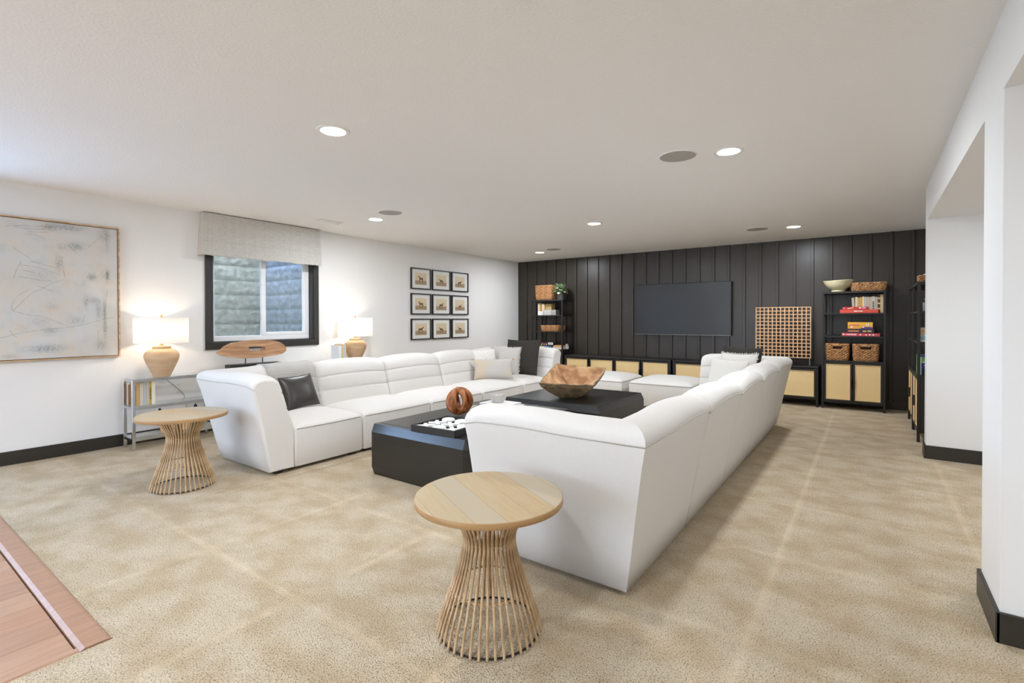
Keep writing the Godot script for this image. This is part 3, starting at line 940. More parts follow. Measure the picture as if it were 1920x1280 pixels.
func coffee_tables() -> void:
	coffee_table("black wooden block coffee table nearest the camera, with the noughts and crosses tray", Vector3(-3.365, 0, -4.2), Vector3(-2.3, 0.42, -2.64))
	coffee_table("black wooden block coffee table farther back, holding the big wooden bowl", Vector3(-3.3, 0, -5.6), Vector3(-2.13, 0.42, -4.4))
	# noughts and crosses tray
	var c := Vector3(-2.655, 0.422, -2.86)
	var turn := 0.05
	var tr := thing("game_tray", "shallow black square tray holding white noughts and crosses pieces", "tray", c, turn)
	part(tr, "tray_floor", cub(Vector3(0, 0.005, 0), Vector3(0.41, 0.01, 0.41)), M.black_wood)
	for s in [-1.0, 1.0]:
		part(tr, "tray_side", cub(Vector3(0, 0.026, s * 0.2075), Vector3(0.43, 0.052, 0.015), 0.002), M.black_wood)
		part(tr, "tray_side", cub(Vector3(s * 0.2075, 0.026, 0), Vector3(0.015, 0.052, 0.4), 0.002), M.black_wood)
	for s in [-1.0, 1.0]:
		part(tr, "divider", cub(Vector3(s * 0.067, 0.02, 0), Vector3(0.008, 0.024, 0.4)), M.black_wood)
		part(tr, "divider", cub(Vector3(0, 0.0195, s * 0.067), Vector3(0.4, 0.023, 0.008)), M.black_wood)
	var kinds := ["X", "O", "X", "X", "X", "O", "O", "O", "X"]
	var rows := ["front row", "middle row", "back row"]
	var cols := ["left cell", "middle cell", "right cell"]
	var ox := B.new()
	for a in [PI / 4, -PI / 4]: ox.box(Vector3(0, 0.012, 0), Vector3(0.145, 0.022 + 0.001 * a, 0.032), 0.004, Basis(Vector3.UP, a))
	var oo := B.new()
	var ring := PackedVector3Array()
	for i in 28: ring.push_back(Vector3(cos(TAU * i / 28) * 0.04, 0.012, sin(TAU * i / 28) * 0.04))
	oo.tube(ring, 0.0155, 8, true)
	var xm := ox.mesh()
	var om := oo.mesh()
	for r in 3:
		for k in 3:
			var p := c + Vector3((k - 1) * 0.134, 0.022, (1 - r) * 0.134).rotated(Vector3.UP, turn)
			var isx: bool = kinds[r * 3 + k] == "X"
			solo("game_piece", "white %s piece in the %s, %s of the black tray" % ["cross" if isx else "ring", rows[r], cols[k]], "game piece", xm if isx else om, M.mat_board, p, turn, "noughts and crosses pieces")
	# interlocked wooden rings
	var kt := thing("wooden_sculpture", "round carved sculpture of interlocking brown wooden loops on the near coffee table", "sculpture", Vector3(-2.97, 0.4235, -3.32))
	for i in 3:
		var lp := PackedVector3Array()
		var rad := PackedFloat32Array()
		for j in 36:
			var a := TAU * j / 36
			var px := cos(a) * 0.098
			var py := sin(a) * 0.098
			lp.push_back(Vector3(px, 0.13 + py, 0.012 * sin(2 * a + i)).rotated(Vector3.UP, 0.55 + PI * i / 3.0))
			rad.push_back(0.027 + 0.005 * sin(a * 2.0 + i * 2.0))
		rad.push_back(rad[0])
		var b := B.new()
		b.tube(lp, rad, 10, true, 0.9)
		part(kt, "loop", b, M.knot_wood)
	# books and candle
	var bt := -0.08
	book_flat("lower large cover-white book under the candle bowl on the near coffee table", Vector3(-2.93, 0.4235, -3.9), Vector3(0.36, 0.02, 0.27), bt, C(222, 218, 210))
	book_flat("upper white book directly under the candle bowl", Vector3(-2.95, 0.4437, -3.9), Vector3(0.33, 0.016, 0.25), bt + 0.05, C(236, 233, 228))
	book_flat("slim striped grey and white book beside the wooden loops sculpture", Vector3(-3.03, 0.4235, -3.62), Vector3(0.2, 0.018, 0.26), 0.3, C(206, 202, 196), true)
	var cd := thing("candle_bowl", "pale grey ceramic candle bowl standing on white books", "candle", Vector3(-2.985, 0.4599, -3.9))
	var cl := B.new()
	cl.lathe(PackedVector2Array([Vector2(0.0, 0.0), Vector2(0.052, 0.0), Vector2(0.06, 0.004), Vector2(0.064, 0.02), Vector2(0.066, 0.072), Vector2(0.064, 0.076), Vector2(0.06, 0.072), Vector2(0.058, 0.06), Vector2(0.0, 0.06)]), 36)
	part(cd, "bowl", cl, M.grey_ceramic)
	var wx := B.new()
	wx.lathe(PackedVector2Array([Vector2(0.0, 0.06), Vector2(0.0575, 0.06), Vector2(0.0575, 0.064), Vector2(0.0, 0.063)]), 30)
	part(cd, "wax", wx, M.wax)
	for a in [0.0, 2.1, 4.2]: part(cd, "wick", cub(Vector3(0.025 * cos(a), 0.068, 0.025 * sin(a)), Vector3(0.003, 0.012, 0.003)), M.soil)
	# the big dough bowl
	var bw := thing("dough_bowl", "big rectangular hand carved wooden dough bowl with flaring sides", "bowl", Vector3(-2.66, 0.4225, -4.93))
	var rim := [Vector3(-2.855, 0.6, -4.446), Vector3(-2.3, 0.6, -4.628), Vector3(-2.39, 0.735, -5.12), Vector3(-2.94, 0.765, -4.95)]
	var bs := [Vector3(-2.735, 0.4225, -4.69), Vector3(-2.57, 0.4225, -4.79), Vector3(-2.6, 0.4225, -5.05), Vector3(-2.78, 0.4225, -4.99)]
	var mk := func(f: float, lift: float, shrink: float, sag: float) -> PackedVector3Array:
		var corners := []
		var ctr := Vector3.ZERO
		for i in 4: ctr += (rim[i] as Vector3).lerp(bs[i], 1.0 - f) / 4.0
		for i in 4:
			var p: Vector3 = (bs[i] as Vector3).lerp(rim[i], f)
			p += (p - ctr) * Vector3(1, 0, 1) * 0.13 * sin(PI * f)
			corners.push_back(ctr + (p - ctr) * (1.0 - shrink) + Vector3(0, lift, 0))
		var out := PackedVector3Array()
		for i in 4:
			for k in 10:
				var tt := k / 10.0
				var p: Vector3 = (corners[i] as Vector3).lerp(corners[(i + 1) % 4], tt)
				var e := sin(PI * tt)
				p += (ctr - p) * Vector3(1, 0, 1) * -0.03 * e
				p.y += -sag * e + 0.004 * sin(i * 5.0 + k * 1.7) * f
				out.push_back(p - Vector3(-2.66, 0.4225, -4.93))
		return out
	var ob := B.new()
	ob.loft([mk.call(0.0, 0.0, 0.0, 0.0), mk.call(0.12, 0.0, 0.0, 0.0), mk.call(0.4, 0.0, 0.0, 0.0), mk.call(0.75, 0.0, 0.0, 0.003), mk.call(1.0, 0.0, 0.0, 0.005), mk.call(1.0, 0.004, 0.03, 0.005), mk.call(0.97, 0.0, 0.06, 0.005)], true, false, true, false)
	part(bw, "shell", ob, M.bowl_out)
	var ib := B.new()
	ib.loft([mk.call(1.0, 0.002, 0.035, 0.005), mk.call(0.97, 0.0, 0.065, 0.005), mk.call(0.7, 0.02, 0.09, 0.004), mk.call(0.4, 0.045, 0.14, 0.0), mk.call(0.25, 0.05, 0.3, 0.0), mk.call(0.2, 0.045, 0.7, 0.0)], false, true, true, false)
	part(bw, "hollow", ib, M.bowl_in)

func book_flat(label: String, at: Vector3, s: Vector3, turn: float, c: Color, striped := false) -> void:
	var o := thing("book", label, "book", at, turn, "books on the coffee table")
	var key := "cover%d" % (c.to_rgba32())
	if not M.has(key): mat(key, c, 0.7)
	part(o, "cover", cub(Vector3(0, 0.001, 0), Vector3(s.x, 0.002, s.z)), M[key])
	part(o, "cover", cub(Vector3(0, s.y - 0.001, 0), Vector3(s.x, 0.002, s.z)), M[key])
	part(o, "spine", cub(Vector3(-s.x / 2 + 0.001, s.y / 2, 0), Vector3(0.003, s.y - 0.001, s.z)), M[key])
	part(o, "pages", cub(Vector3(-0.002, s.y / 2, 0), Vector3(s.x - 0.012, s.y - 0.005, s.z - 0.01)), M.mat_board)
	if striped:
		for i in 5: part(o, "stripe", cub(Vector3(-0.07 + 0.035 * i, s.y, 0), Vector3(0.012, 0.001, s.z)), M.black_wood)

# ---------------------------------------------------------------- round tables on rattan cages
func side_tables() -> void:
	var y1 := 0.532
	var a := thing("side_table", "round wood topped side table on a flared rattan cage, nearest the camera", "side table", Vector3(-1.28, 0, -1.612), 0.0, "round rattan side tables")
	var top := B.new()
	top.lathe(PackedVector2Array([Vector2(0, y1), Vector2(0.303, y1), Vector2(0.303, y1 + 0.0245), Vector2(0.3015, y1 + 0.026), Vector2(0, y1 + 0.026)]), 72)
	var tt := part(a, "tabletop", top, M.mango2, Transform3D(Basis(Vector3.UP, -0.48), Vector3.ZERO))
	var band := B.new()
	band.lathe(PackedVector2Array([Vector2(0.302, y1 + 0.0005), Vector2(0.305, y1 + 0.001), Vector2(0.3062, y1 + 0.0025), Vector2(0.3062, y1 + 0.0225), Vector2(0.305, y1 + 0.0245), Vector2(0.302, y1 + 0.025), Vector2(0.302, y1 + 0.0005)]), 72, Vector3.ZERO, 1.0, 1.0, false)
	part(tt, "edge_band", band, M.mango)
	var prof := [[0.215, 0.006], [0.2, 0.06], [0.179, 0.12], [0.158, 0.18], [0.135, 0.245], [0.116, 0.305], [0.107, 0.35], [0.105, 0.38], [0.109, 0.408], [0.123, 0.44], [0.144, 0.48], [0.171, y1]]
	var rod := PackedVector3Array()
	for p in prof: rod.push_back(Vector3(p[0], p[1], 0))
	var rb := B.new()
	rb.tube(rod, 0.0058, 7)
	var rmesh := rb.mesh()
	var n := 40
	for i in n: part(a, "rod", rmesh, M.rattan, Transform3D(Basis(Vector3.UP, TAU * i / n + 0.012 * sin(i * 7.3)), Vector3.ZERO))
	for q in [[0.207, 0.008, 0.004, "iron"], [0.151, 0.18, 0.0042, "rattan"], [0.098, 0.38, 0.0042, "rattan"], [0.16, y1 - 0.006, 0.006, "iron"]]:
		var ring := PackedVector3Array()
		for i in 48: ring.push_back(Vector3(cos(TAU * i / 48) * q[0], q[1], sin(TAU * i / 48) * q[0]))
		var b := B.new()
		b.tube(ring, q[2], 6, true)
		part(a, "hoop", b, M[q[3]])
	var ties := B.new()
	for i in n:
		var an: float = TAU * i / n + 0.012 * sin(i * 7.3)
		for q in [[0.157, 0.18], [0.1035, 0.38]]:
			ties.box(Vector3(cos(an) * q[0], q[1], -sin(an) * q[0]), Vector3(0.015, 0.008, 0.015), 0.003, Basis(Vector3.UP, an))
	stuff(part(a, "binding", ties, M.rattan))
	dup(a, "round wood topped side table on a flared rattan cage, in front of the glass console", Vector3(-4.305, 0, -1.62), 0.8)

# ---------------------------------------------------------------- left wall: painting, consoles, lamps, prints
func painting_texture() -> ImageTexture:
	var n := 560
	var im := Image.create(n, n, false, Image.FORMAT_RGB8)
	var f1 := FastNoiseLite.new(); f1.seed = 3; f1.frequency = 0.006; f1.fractal_octaves = 4
	var f2 := FastNoiseLite.new(); f2.seed = 9; f2.frequency = 0.012; f2.fractal_octaves = 5
	var f3 := FastNoiseLite.new(); f3.seed = 12; f3.frequency = 0.09; f3.fractal_octaves = 4
	var sm := [[0.599, 0.036, 0.039, 0.022, 0.5], [0.705, 0.024, 0.083, 0.025, 0.45], [0.744, 0.163, 0.042, 0.027, 0.5], [0.664, 0.174, 0.026, 0.022, 0.2], [0.916, 0.044, 0.031, 0.057, 0.25], [0.935, 0.07, 0.014, 0.086, 0.3], [0.841, 0.386, 0.026, 0.025, 0.6], [0.935, 0.369, 0.009, 0.038, 0.75], [0.922, 0.366, 0.029, 0.037, 0.2], [0.804, 0.578, 0.013, 0.037, 0.4], [0.854, 0.567, 0.037, 0.023, 0.3], [0.879, 0.651, 0.018, 0.066, 0.3], [0.916, 0.67, 0.01, 0.113, 0.5], [0.919, 0.793, 0.01, 0.057, 0.35], [0.65, 0.296, 0.019, 0.053, 0.35], [0.579, 0.928, 0.092, 0.026, 0.5], [0.549, 0.733, 0.058, 0.035, 0.15], [0.6, 0.796, 0.039, 0.022, 0.3], [0.74, 0.725, 0.042, 0.028, 0.25], [0.895, 0.916, 0.03, 0.037, 0.3], [0.546, 0.402, 0.076, 0.052, 0.12], [0.614, 0.618, 0.039, 0.027, 0.12], [0.384, 0.977, 0.035, 0.017, 0.2], [0.791, 0.448, 0.021, 0.047, 0.12], [0.2, 0.3, 0.08, 0.05, 0.3], [0.15, 0.7, 0.05, 0.1, 0.3]]
	for y in n:
		for x in n:
			var c := C(217, 209, 197).lerp(C(212, 211, 209), clampf(0.5 + 1.2 * f1.get_noise_2d(x, y), 0, 1))
			c = c.lerp(C(196, 200, 198), clampf(f2.get_noise_2d(x + 400, y) * 0.9 - 0.1, 0, 0.5))
			c = c.lerp(C(214, 198, 180), clampf(f2.get_noise_2d(x, y + 700) - 0.2, 0, 0.6))
			im.set_pixel(x, y, c)
	for s in sm:
		for y in range(maxi(0, int((s[1] - 2.2 * s[3]) * n)), mini(n, int((s[1] + 2.2 * s[3]) * n))):
			for x in range(maxi(0, int((s[0] - 2.2 * s[2]) * n)), mini(n, int((s[0] + 2.2 * s[2]) * n))):
				var dx: float = (x / float(n) - s[0]) / s[2]
				var dy: float = (y / float(n) - s[1]) / s[3]
				var w: float = exp(-dx * dx - dy * dy) * s[4]
				w *= clampf(0.75 + 1.1 * f3.get_noise_2d(x, y), 0, 1)
				im.set_pixel(x, y, im.get_pixel(x, y).lerp(C(96, 106, 108), w))
	var lines := [[[0.371, 0.062], [0.474, 0.044], [0.593, 0.038]], [[0.417, 0.059], [0.505, 0.063], [0.625, 0.049]], [[0.486, 0.087], [0.592, 0.076]], [[0.467, 0.102], [0.536, 0.106], [0.579, 0.128]], [[0.413, 0.208], [0.46, 0.249], [0.503, 0.279]], [[0.451, 0.302], [0.429, 0.359], [0.412, 0.428]], [[0.448, 0.327], [0.533, 0.337], [0.662, 0.384]], [[0.497, 0.293], [0.597, 0.323], [0.643, 0.332]], [[0.441, 0.409], [0.52, 0.425], [0.609, 0.433]], [[0.666, 0.245], [0.669, 0.303], [0.685, 0.401]], [[0.688, 0.414], [0.609, 0.45], [0.551, 0.497], [0.501, 0.53], [0.406, 0.656]], [[0.406, 0.656], [0.401, 0.622], [0.428, 0.554], [0.489, 0.5]], [[0.406, 0.656], [0.5, 0.686], [0.556, 0.69], [0.613, 0.721], [0.699, 0.766]], [[0.1, 0.87], [0.35, 0.84], [0.408, 0.821], [0.53, 0.794], [0.659, 0.779], [0.76, 0.763], [0.904, 0.717], [0.979, 0.696]], [[0.391, 0.791], [0.408, 0.825], [0.426, 0.841]], [[0.936, 0.469], [0.923, 0.603], [0.912, 0.726]], [[0.874, 0.802], [0.878, 0.877], [0.869, 0.943]], [[0.796, 0.684], [0.778, 0.758]], [[0.822, 0.16], [0.857, 0.113], [0.902, 0.065]], [[0.533, 0.472], [0.609, 0.503]], [[0.46, 0.364], [0.552, 0.383]]]
	for l in lines:
		var cv := Curve2D.new()
		for i in l.size():
			var p := Vector2(l[i][0], l[i][1]) * n
			var a := Vector2(l[maxi(i - 1, 0)][0], l[maxi(i - 1, 0)][1]) * n
			var b := Vector2(l[mini(i + 1, l.size() - 1)][0], l[mini(i + 1, l.size() - 1)][1]) * n
			var tg := (b - a) / 6.0
			cv.add_point(p, -tg, tg)
		var len_ := cv.get_baked_length()
		for k in int(len_ * 2):
			var p := cv.sample_baked(k * 0.5)
			var w := 0.34 * clampf(0.7 + f3.get_noise_2d(p.x * 0.4, p.y * 0.4), 0.15, 1.0)
			for dx in 2:
				for dy in 2:
					var ix := int(p.x) + dx
					var iy := int(p.y) + dy
					if ix < 0 or iy < 0 or ix >= n or iy >= n: continue
					var cover := (1.0 - absf(p.x - ix)) * (1.0 - absf(p.y - iy))
					im.set_pixel(ix, iy, im.get_pixel(ix, iy).lerp(C(84, 84, 84), clampf(w * cover, 0, 1)))
	return ImageTexture.create_from_image(im)

func seg(p: Vector2, a: Vector2, b: Vector2, ra: float, rb: float) -> float:
	var t := clampf((p - a).dot(b - a) / maxf((b - a).length_squared(), 1e-6), 0, 1)
	return p.distance_to(a.lerp(b, t)) - lerpf(ra, rb, t)

func horse_texture(facing: float, scale_: float, up: float, walk: float, dark: Color, at: Vector2) -> ImageTexture:
	var w := 130
	var h := 100
	var im := Image.create(w, h, false, Image.FORMAT_RGB8)
	var f := FastNoiseLite.new(); f.seed = int(scale_ * 1000 + walk * 77); f.frequency = 0.05
	for y in h:
		for x in w:
			var c := C(228, 212, 182).lerp(C(206, 184, 152), clampf(float(y) / h * 0.6 + 0.15 * f.get_noise_2d(x, y), 0, 1))
			if y > h * 0.66 + 3 * f.get_noise_1d(x): c = C(158, 136, 106).lerp(C(178, 156, 124), clampf(0.5 + f.get_noise_2d(x * 3, y * 5), 0, 1))
			var p := Vector2((x - at.x * w) / (0.5 * h * scale_) * facing, (y - at.y * h) / (0.5 * h * scale_))
			# a horse that faces right: barrel, chest, rump, neck, head, ears, legs, tail
			var d := minf(seg(p, Vector2(-0.42, -0.05), Vector2(0.36, -0.03), 0.23, 0.25), seg(p, Vector2(-0.46, -0.06), Vector2(-0.4, 0.06), 0.22, 0.2))
			d = minf(d, seg(p, Vector2(0.38, -0.08), Vector2(0.68, -0.5 - up), 0.2, 0.11))
			d = minf(d, seg(p, Vector2(0.66, -0.56 - up), Vector2(0.92, -0.36 - up * 0.8), 0.1, 0.055))
			d = minf(d, seg(p, Vector2(0.64, -0.6 - up), Vector2(0.66, -0.73 - up), 0.035, 0.012))
			for l in [[0.36, 0.36 + walk * 0.18, 0.34 + walk * 0.05], [0.46, 0.48 - walk * 0.05, 0.47], [-0.44, -0.54 + walk * 0.1, -0.46 - walk * 0.12], [-0.54, -0.56 - walk * 0.1, -0.58 - walk * 0.16]]:
				d = minf(d, seg(p, Vector2(l[0], 0.1), Vector2(l[1], 0.45), 0.1, 0.05))
				d = minf(d, seg(p, Vector2(l[1], 0.45), Vector2(l[2], 0.82), 0.045, 0.04))
			d = minf(d, seg(p, Vector2(-0.62, -0.14), Vector2(-0.72, 0.42), 0.05, 0.06))
			if d < 0.03: c = c.lerp(dark.lerp(C(150, 112, 76), clampf(-p.y * 0.9, 0, 0.35)), clampf((0.03 - d) / 0.04, 0, 1))
			elif p.y > 0.78 and p.y < 0.9 and absf(p.x) < 0.8: c = c.lerp(C(96, 78, 56), 0.45)
			im.set_pixel(x, y, c)
	return ImageTexture.create_from_image(im)

func left_wall() -> void:
	# abstract painting in a thin oak floater frame; local z runs away from the camera as -z
	var pa := thing("painting", "large pale abstract painting with grey scribbles in a thin oak frame", "painting", Vector3(LX, 0.912, -1.1))
	var pw := 0.654
	part(pa, "canvas", cub2(Vector3(0.002, 0.018, -pw + 0.018), Vector3(0.034, 1.272, pw - 0.018)), M.mat_board)
	var pm := mat("painting_print", Color.WHITE, 0.85)
	pm.albedo_texture = painting_texture()
	var q := B.new()
	q.uquad(Vector3(0.0348, 0.018, pw - 0.018), Vector3(0.0348, 0.018, -pw + 0.018), Vector3(0.0348, 1.272, -pw + 0.018), Vector3(0.0348, 1.272, pw - 0.018))
	part(pa, "paint", q, pm)
	for s in [-1.0, 1.0]:
		part(pa, "frame_rail", cub2(Vector3(0, 0.0 if s < 0 else 1.278, -pw), Vector3(0.045, 0.012 if s < 0 else 1.29, pw), 0.002), M.oak_frame)
		part(pa, "frame_rail", cub2(Vector3(0, 0.012, s * pw - (0.012 if s > 0 else 0.0)), Vector3(0.045, 1.278, s * pw + (0.0 if s > 0 else 0.012)), 0.002), M.oak_frame)
	part(pa, "shadow_gap", cub2(Vector3(0.001, 0.012, -pw + 0.012), Vector3(0.012, 1.278, pw - 0.012)), M.frame_black)
	# nine horse prints
	var kinds := [[-1, 0.62, 0.14, 0.0, C(96, 78, 56), Vector2(0.5, 0.5)], [-1, 0.55, 0.02, 1.0, C(88, 66, 44), Vector2(0.5, 0.55)], [1, 0.58, 0.0, 0.8, C(92, 76, 58), Vector2(0.47, 0.58)],
		[-1, 0.62, 0.06, 0.2, C(110, 82, 56), Vector2(0.5, 0.5)], [1, 0.6, 0.05, 0.6, C(96, 72, 54), Vector2(0.48, 0.56)], [1, 0.5, 0.08, 0.0, C(104, 80, 60), Vector2(0.5, 0.62)],
		[1, 0.68, 0.0, 0.3, C(110, 84, 54), Vector2(0.47, 0.52)], [-1, 0.56, 0.02, 0.4, C(84, 82, 56), Vector2(0.48, 0.56)], [-1, 0.52, 0.1, 0.8, C(92, 66, 46), Vector2(0.48, 0.56)]]
	var desc := ["a brown horse facing left, head high", "a dark horse trotting left with white feet", "a horse walking towards the right, light tail", "a bay horse standing and facing left", "a slim horse stepping to the right", "a small horse standing to the right", "a long bodied horse facing right", "an olive brown horse facing left", "a small horse prancing left over dark ground"]
	var rowl := ["top", "middle", "bottom"]
	var coll := ["left column", "centre column", "right column"]
	for r in 3:
		for c in 3:
			var k: Array = kinds[r * 3 + c]
			var zc := -5.918 - 0.492 * c
			var yb := 1.786 - 0.4255 * r
			var o := thing("picture_frame", "black framed print of %s, %s row, %s" % [desc[r * 3 + c], rowl[r], coll[c]], "picture", Vector3(LX, yb, zc), 0.0, "nine black framed horse prints")
			for s in [-1.0, 1.0]:
				part(o, "frame_rail", cub2(Vector3(0, 0.0 if s < 0 else 0.337, -0.228), Vector3(0.032, 0.018 if s < 0 else 0.355, 0.228), 0.002), M.frame_black)
				part(o, "frame_rail", cub2(Vector3(0, 0.018, (-0.228 if s < 0 else 0.21)), Vector3(0.032, 0.337, (-0.21 if s < 0 else 0.228)), 0.002), M.frame_black)
			part(o, "mat_board", cub2(Vector3(0.002, 0.018, -0.21), Vector3(0.014, 0.337, 0.21)), M.mat_board)
			part(o, "inner_mat", cub2(Vector3(0.014, 0.066, -0.15), Vector3(0.0155, 0.289, 0.15)), M.mat_board)
			var hm := mat("horse_print%d" % (r * 3 + c), Color.WHITE, 0.6)
			hm.albedo_texture = horse_texture(k[0], k[1], k[2], k[3], k[4], k[5])
			var qq := B.new()
			qq.uquad(Vector3(0.016, 0.078, 0.132), Vector3(0.016, 0.078, -0.132), Vector3(0.016, 0.277, -0.132), Vector3(0.016, 0.277, 0.132))
			part(o, "print", qq, hm)
	# two chrome consoles end to end
	for i in 2:
		var o := thing("console_table", ["chrome and glass console table under the near lamp, with books on its shelf", "chrome and glass console table behind the sofa, under the far lamp"][i], "console table", Vector3(-5.962, 0, -1.755 - 1.535 * i), 0.0, "chrome glass consoles")
		var w := 0.1325
		var ln := 1.53
		for lx in [-1.0, 1.0]:
			for lz in [-0.014, -ln / 2, -ln + 0.014]:
				part(o, "leg", cub(Vector3(lx * (w - 0.013), 0.345, lz), Vector3(0.026, 0.69, 0.028), 0.002), M.chrome)
		for y in [0.685, 0.415, 0.105]:
			for lx in [-1.0, 1.0]: part(o, "rail", cub(Vector3(lx * (w - 0.013), y - 0.005, -ln / 2), Vector3(0.024, 0.026, ln - 0.05), 0.002), M.chrome)
			for lz in [-0.014, -ln + 0.014]: part(o, "rail", cub(Vector3(0, y - 0.005, lz), Vector3(w * 2 - 0.05, 0.026, 0.024), 0.002), M.chrome)
			part(o, "glass_shelf", cub(Vector3(0, y + 0.0115, -ln / 2), Vector3(w * 2 - 0.004, 0.007, ln - 0.004)), M.glass)
	var top := 0.7
	table_lamp("table lamp with a wide white drum shade and terracotta urn base, left of the window", Vector3(-5.935, top, -2.045))
	table_lamp("table lamp with white drum shade and terracotta urn base, right of window beside books", Vector3(-5.935, top, -4.425))
	var cord := B.new()
	var cv := PackedVector3Array()
	for p in [[-6.09, 0.69, -2.06], [-6.15, 0.66, -2.14], [-6.165, 0.58, -2.22], [-6.168, 0.5, -2.3], [-6.168, 0.44, -2.34], [-6.168, 0.3, -2.36], [-6.165, 0.14, -2.36]]: cv.push_back(Vector3(p[0], p[1], p[2]))
	cord.tube(cv, 0.0035, 6)
	solo("lamp_cord", "thin grey lamp cord hanging down the wall behind the console", "cord", cord, M.grille)
	# driftwood sculpture on a black plinth
	var ds := thing("driftwood_sculpture", "flat oval driftwood sculpture with a slot, on two rods and a black base", "sculpture", Vector3(-5.93, top, -2.99))
	part(ds, "base", cub(Vector3(0, 0.032, 0), Vector3(0.13, 0.064, 0.6), 0.003), M.black_wood)
	for z in [-0.1, 0.1]: part(ds, "rod", cub(Vector3(0.0, 0.1, z), Vector3(0.008, 0.09, 0.008)), M.black_metal)
	# outline in (along the wall, height); starts near the camera
	var ol := PackedVector2Array()
	for p in [[-0.42, 0.212], [-0.385, 0.235], [-0.33, 0.28], [-0.25, 0.315], [-0.17, 0.322], [-0.09, 0.336], [0.02, 0.342], [0.12, 0.337], [0.22, 0.328], [0.3, 0.305], [0.36, 0.27], [0.395, 0.225], [0.39, 0.19], [0.34, 0.158], [0.27, 0.145], [0.16, 0.138], [0.08, 0.13], [0.0, 0.128], [-0.1, 0.128], [-0.2, 0.14], [-0.29, 0.155], [-0.37, 0.18], [-0.41, 0.2]]: ol.push_back(Vector2(p[0], p[1]))
	var slot := PackedVector2Array()
	for p in [[-0.08, 0.236], [-0.072, 0.262], [0.0, 0.262], [0.06, 0.258], [0.112, 0.254], [0.122, 0.236], [0.104, 0.214], [0.096, 0.226], [0.075, 0.204], [0.06, 0.216], [0.035, 0.206], [0.02, 0.218], [-0.02, 0.21], [-0.055, 0.218]]: slot.push_back(Vector2(p[0], p[1]))
	var upper := PackedVector2Array()   # the slab split through the slot into an upper and a lower outline
	for i in range(0, 12): upper.push_back(ol[i])
	upper.push_back(Vector2(0.122, 0.236))
	for i in [4, 3, 2, 1, 0]: upper.push_back(slot[i])
	var lower := PackedVector2Array()
	for i in range(11, 23): lower.push_back(ol[i])
	lower.push_back(ol[0])
	lower.push_back(slot[0])
	for i in [13, 12, 11, 10, 9, 8, 7, 6]: lower.push_back(slot[i])
	lower.push_back(Vector2(0.122, 0.236))
	var slab := B.new()
	for pl in [upper, lower]: slab.prism(pl, -0.03, 0.03, func(a, b, d): return Vector3(d * (1.0 - 0.5 * pow(absf(a) / 0.42, 4.0)), b, -a))
	part(ds, "driftwood", slab, M.drift)
	# books on the near console shelf, spines to the room
	var y := 0.43
	var z := -1.79
	var bk := [[0.012, 0.2, C(140, 100, 56), "brown book at the wall end of the console shelf"], [0.03, 0.235, C(216, 180, 124), "thick tan slipcase book behind the chrome leg"], [0.03, 0.22, C(224, 216, 200), "cream book just right of the chrome leg"], [0.022, 0.232, C(196, 198, 202), "pale grey book on the console shelf"], [0.024, 0.228, C(206, 198, 182), "beige book on the console shelf"], [0.018, 0.235, C(204, 166, 76), "mustard yellow book with dark lettering on the console shelf"], [0.03, 0.228, C(236, 230, 212), "ivory book at the right end of the console shelf row"]]
	for i in bk.size():
		var b: Array = bk[i]
		var o := book_up(b[3], Vector3(-5.965, y, z - b[0] / 2), Vector3(0.17, b[1], b[0]), PI / 2, b[2], "books on the near console shelf", i == 5)
		z -= b[0] + 0.0015
	# books beside the far lamp
	y = top + 0.0
	z = -4.085
	var b2 := [[0.05, 0.225, C(232, 232, 232), "thick white book beside the far lamp"], [0.022, 0.24, C(222, 190, 130), "yellow book beside the far lamp"], [0.02, 0.245, C(206, 208, 214), "pale grey book touching the far lamp side"], [0.024, 0.235, C(214, 206, 190), "beige book closest to the far lamp base"]]
	for b in b2:
		book_up(b[3], Vector3(-5.93, y, z - b[0] / 2), Vector3(0.17, b[1], b[0]), PI / 2, b[2], "books beside the far lamp", false)
		z -= b[0] + 0.0015
	# wooden tub with iron handles on the lowest shelf
	var tb := thing("wooden_tub", "pale wooden tub with two arched handles on the lowest console shelf", "tub", Vector3(-5.96, 0.121, -2.2))
	var sh := B.new()
	sh.loft([rrect(-0.085, 0.085, -0.15, 0.15, 0.05, 0.0), rrect(-0.1, 0.1, -0.18, 0.18, 0.06, 0.16), rrect(-0.09, 0.09, -0.17, 0.17, 0.055, 0.16), rrect(-0.075, 0.075, -0.14, 0.14, 0.045, 0.02)])
	part(tb, "tub", sh, M.lattice_wood)
	for s in [-1.0, 1.0]:
		var hp := PackedVector3Array()
		for i in 9: hp.push_back(Vector3(-0.05 + 0.1 * i / 8.0, 0.15 + 0.09 * sin(PI * i / 8.0), s * 0.168))
		var hb := B.new()
		hb.tube(hp, 0.008, 6)
		part(tb, "handle", hb, M.iron)

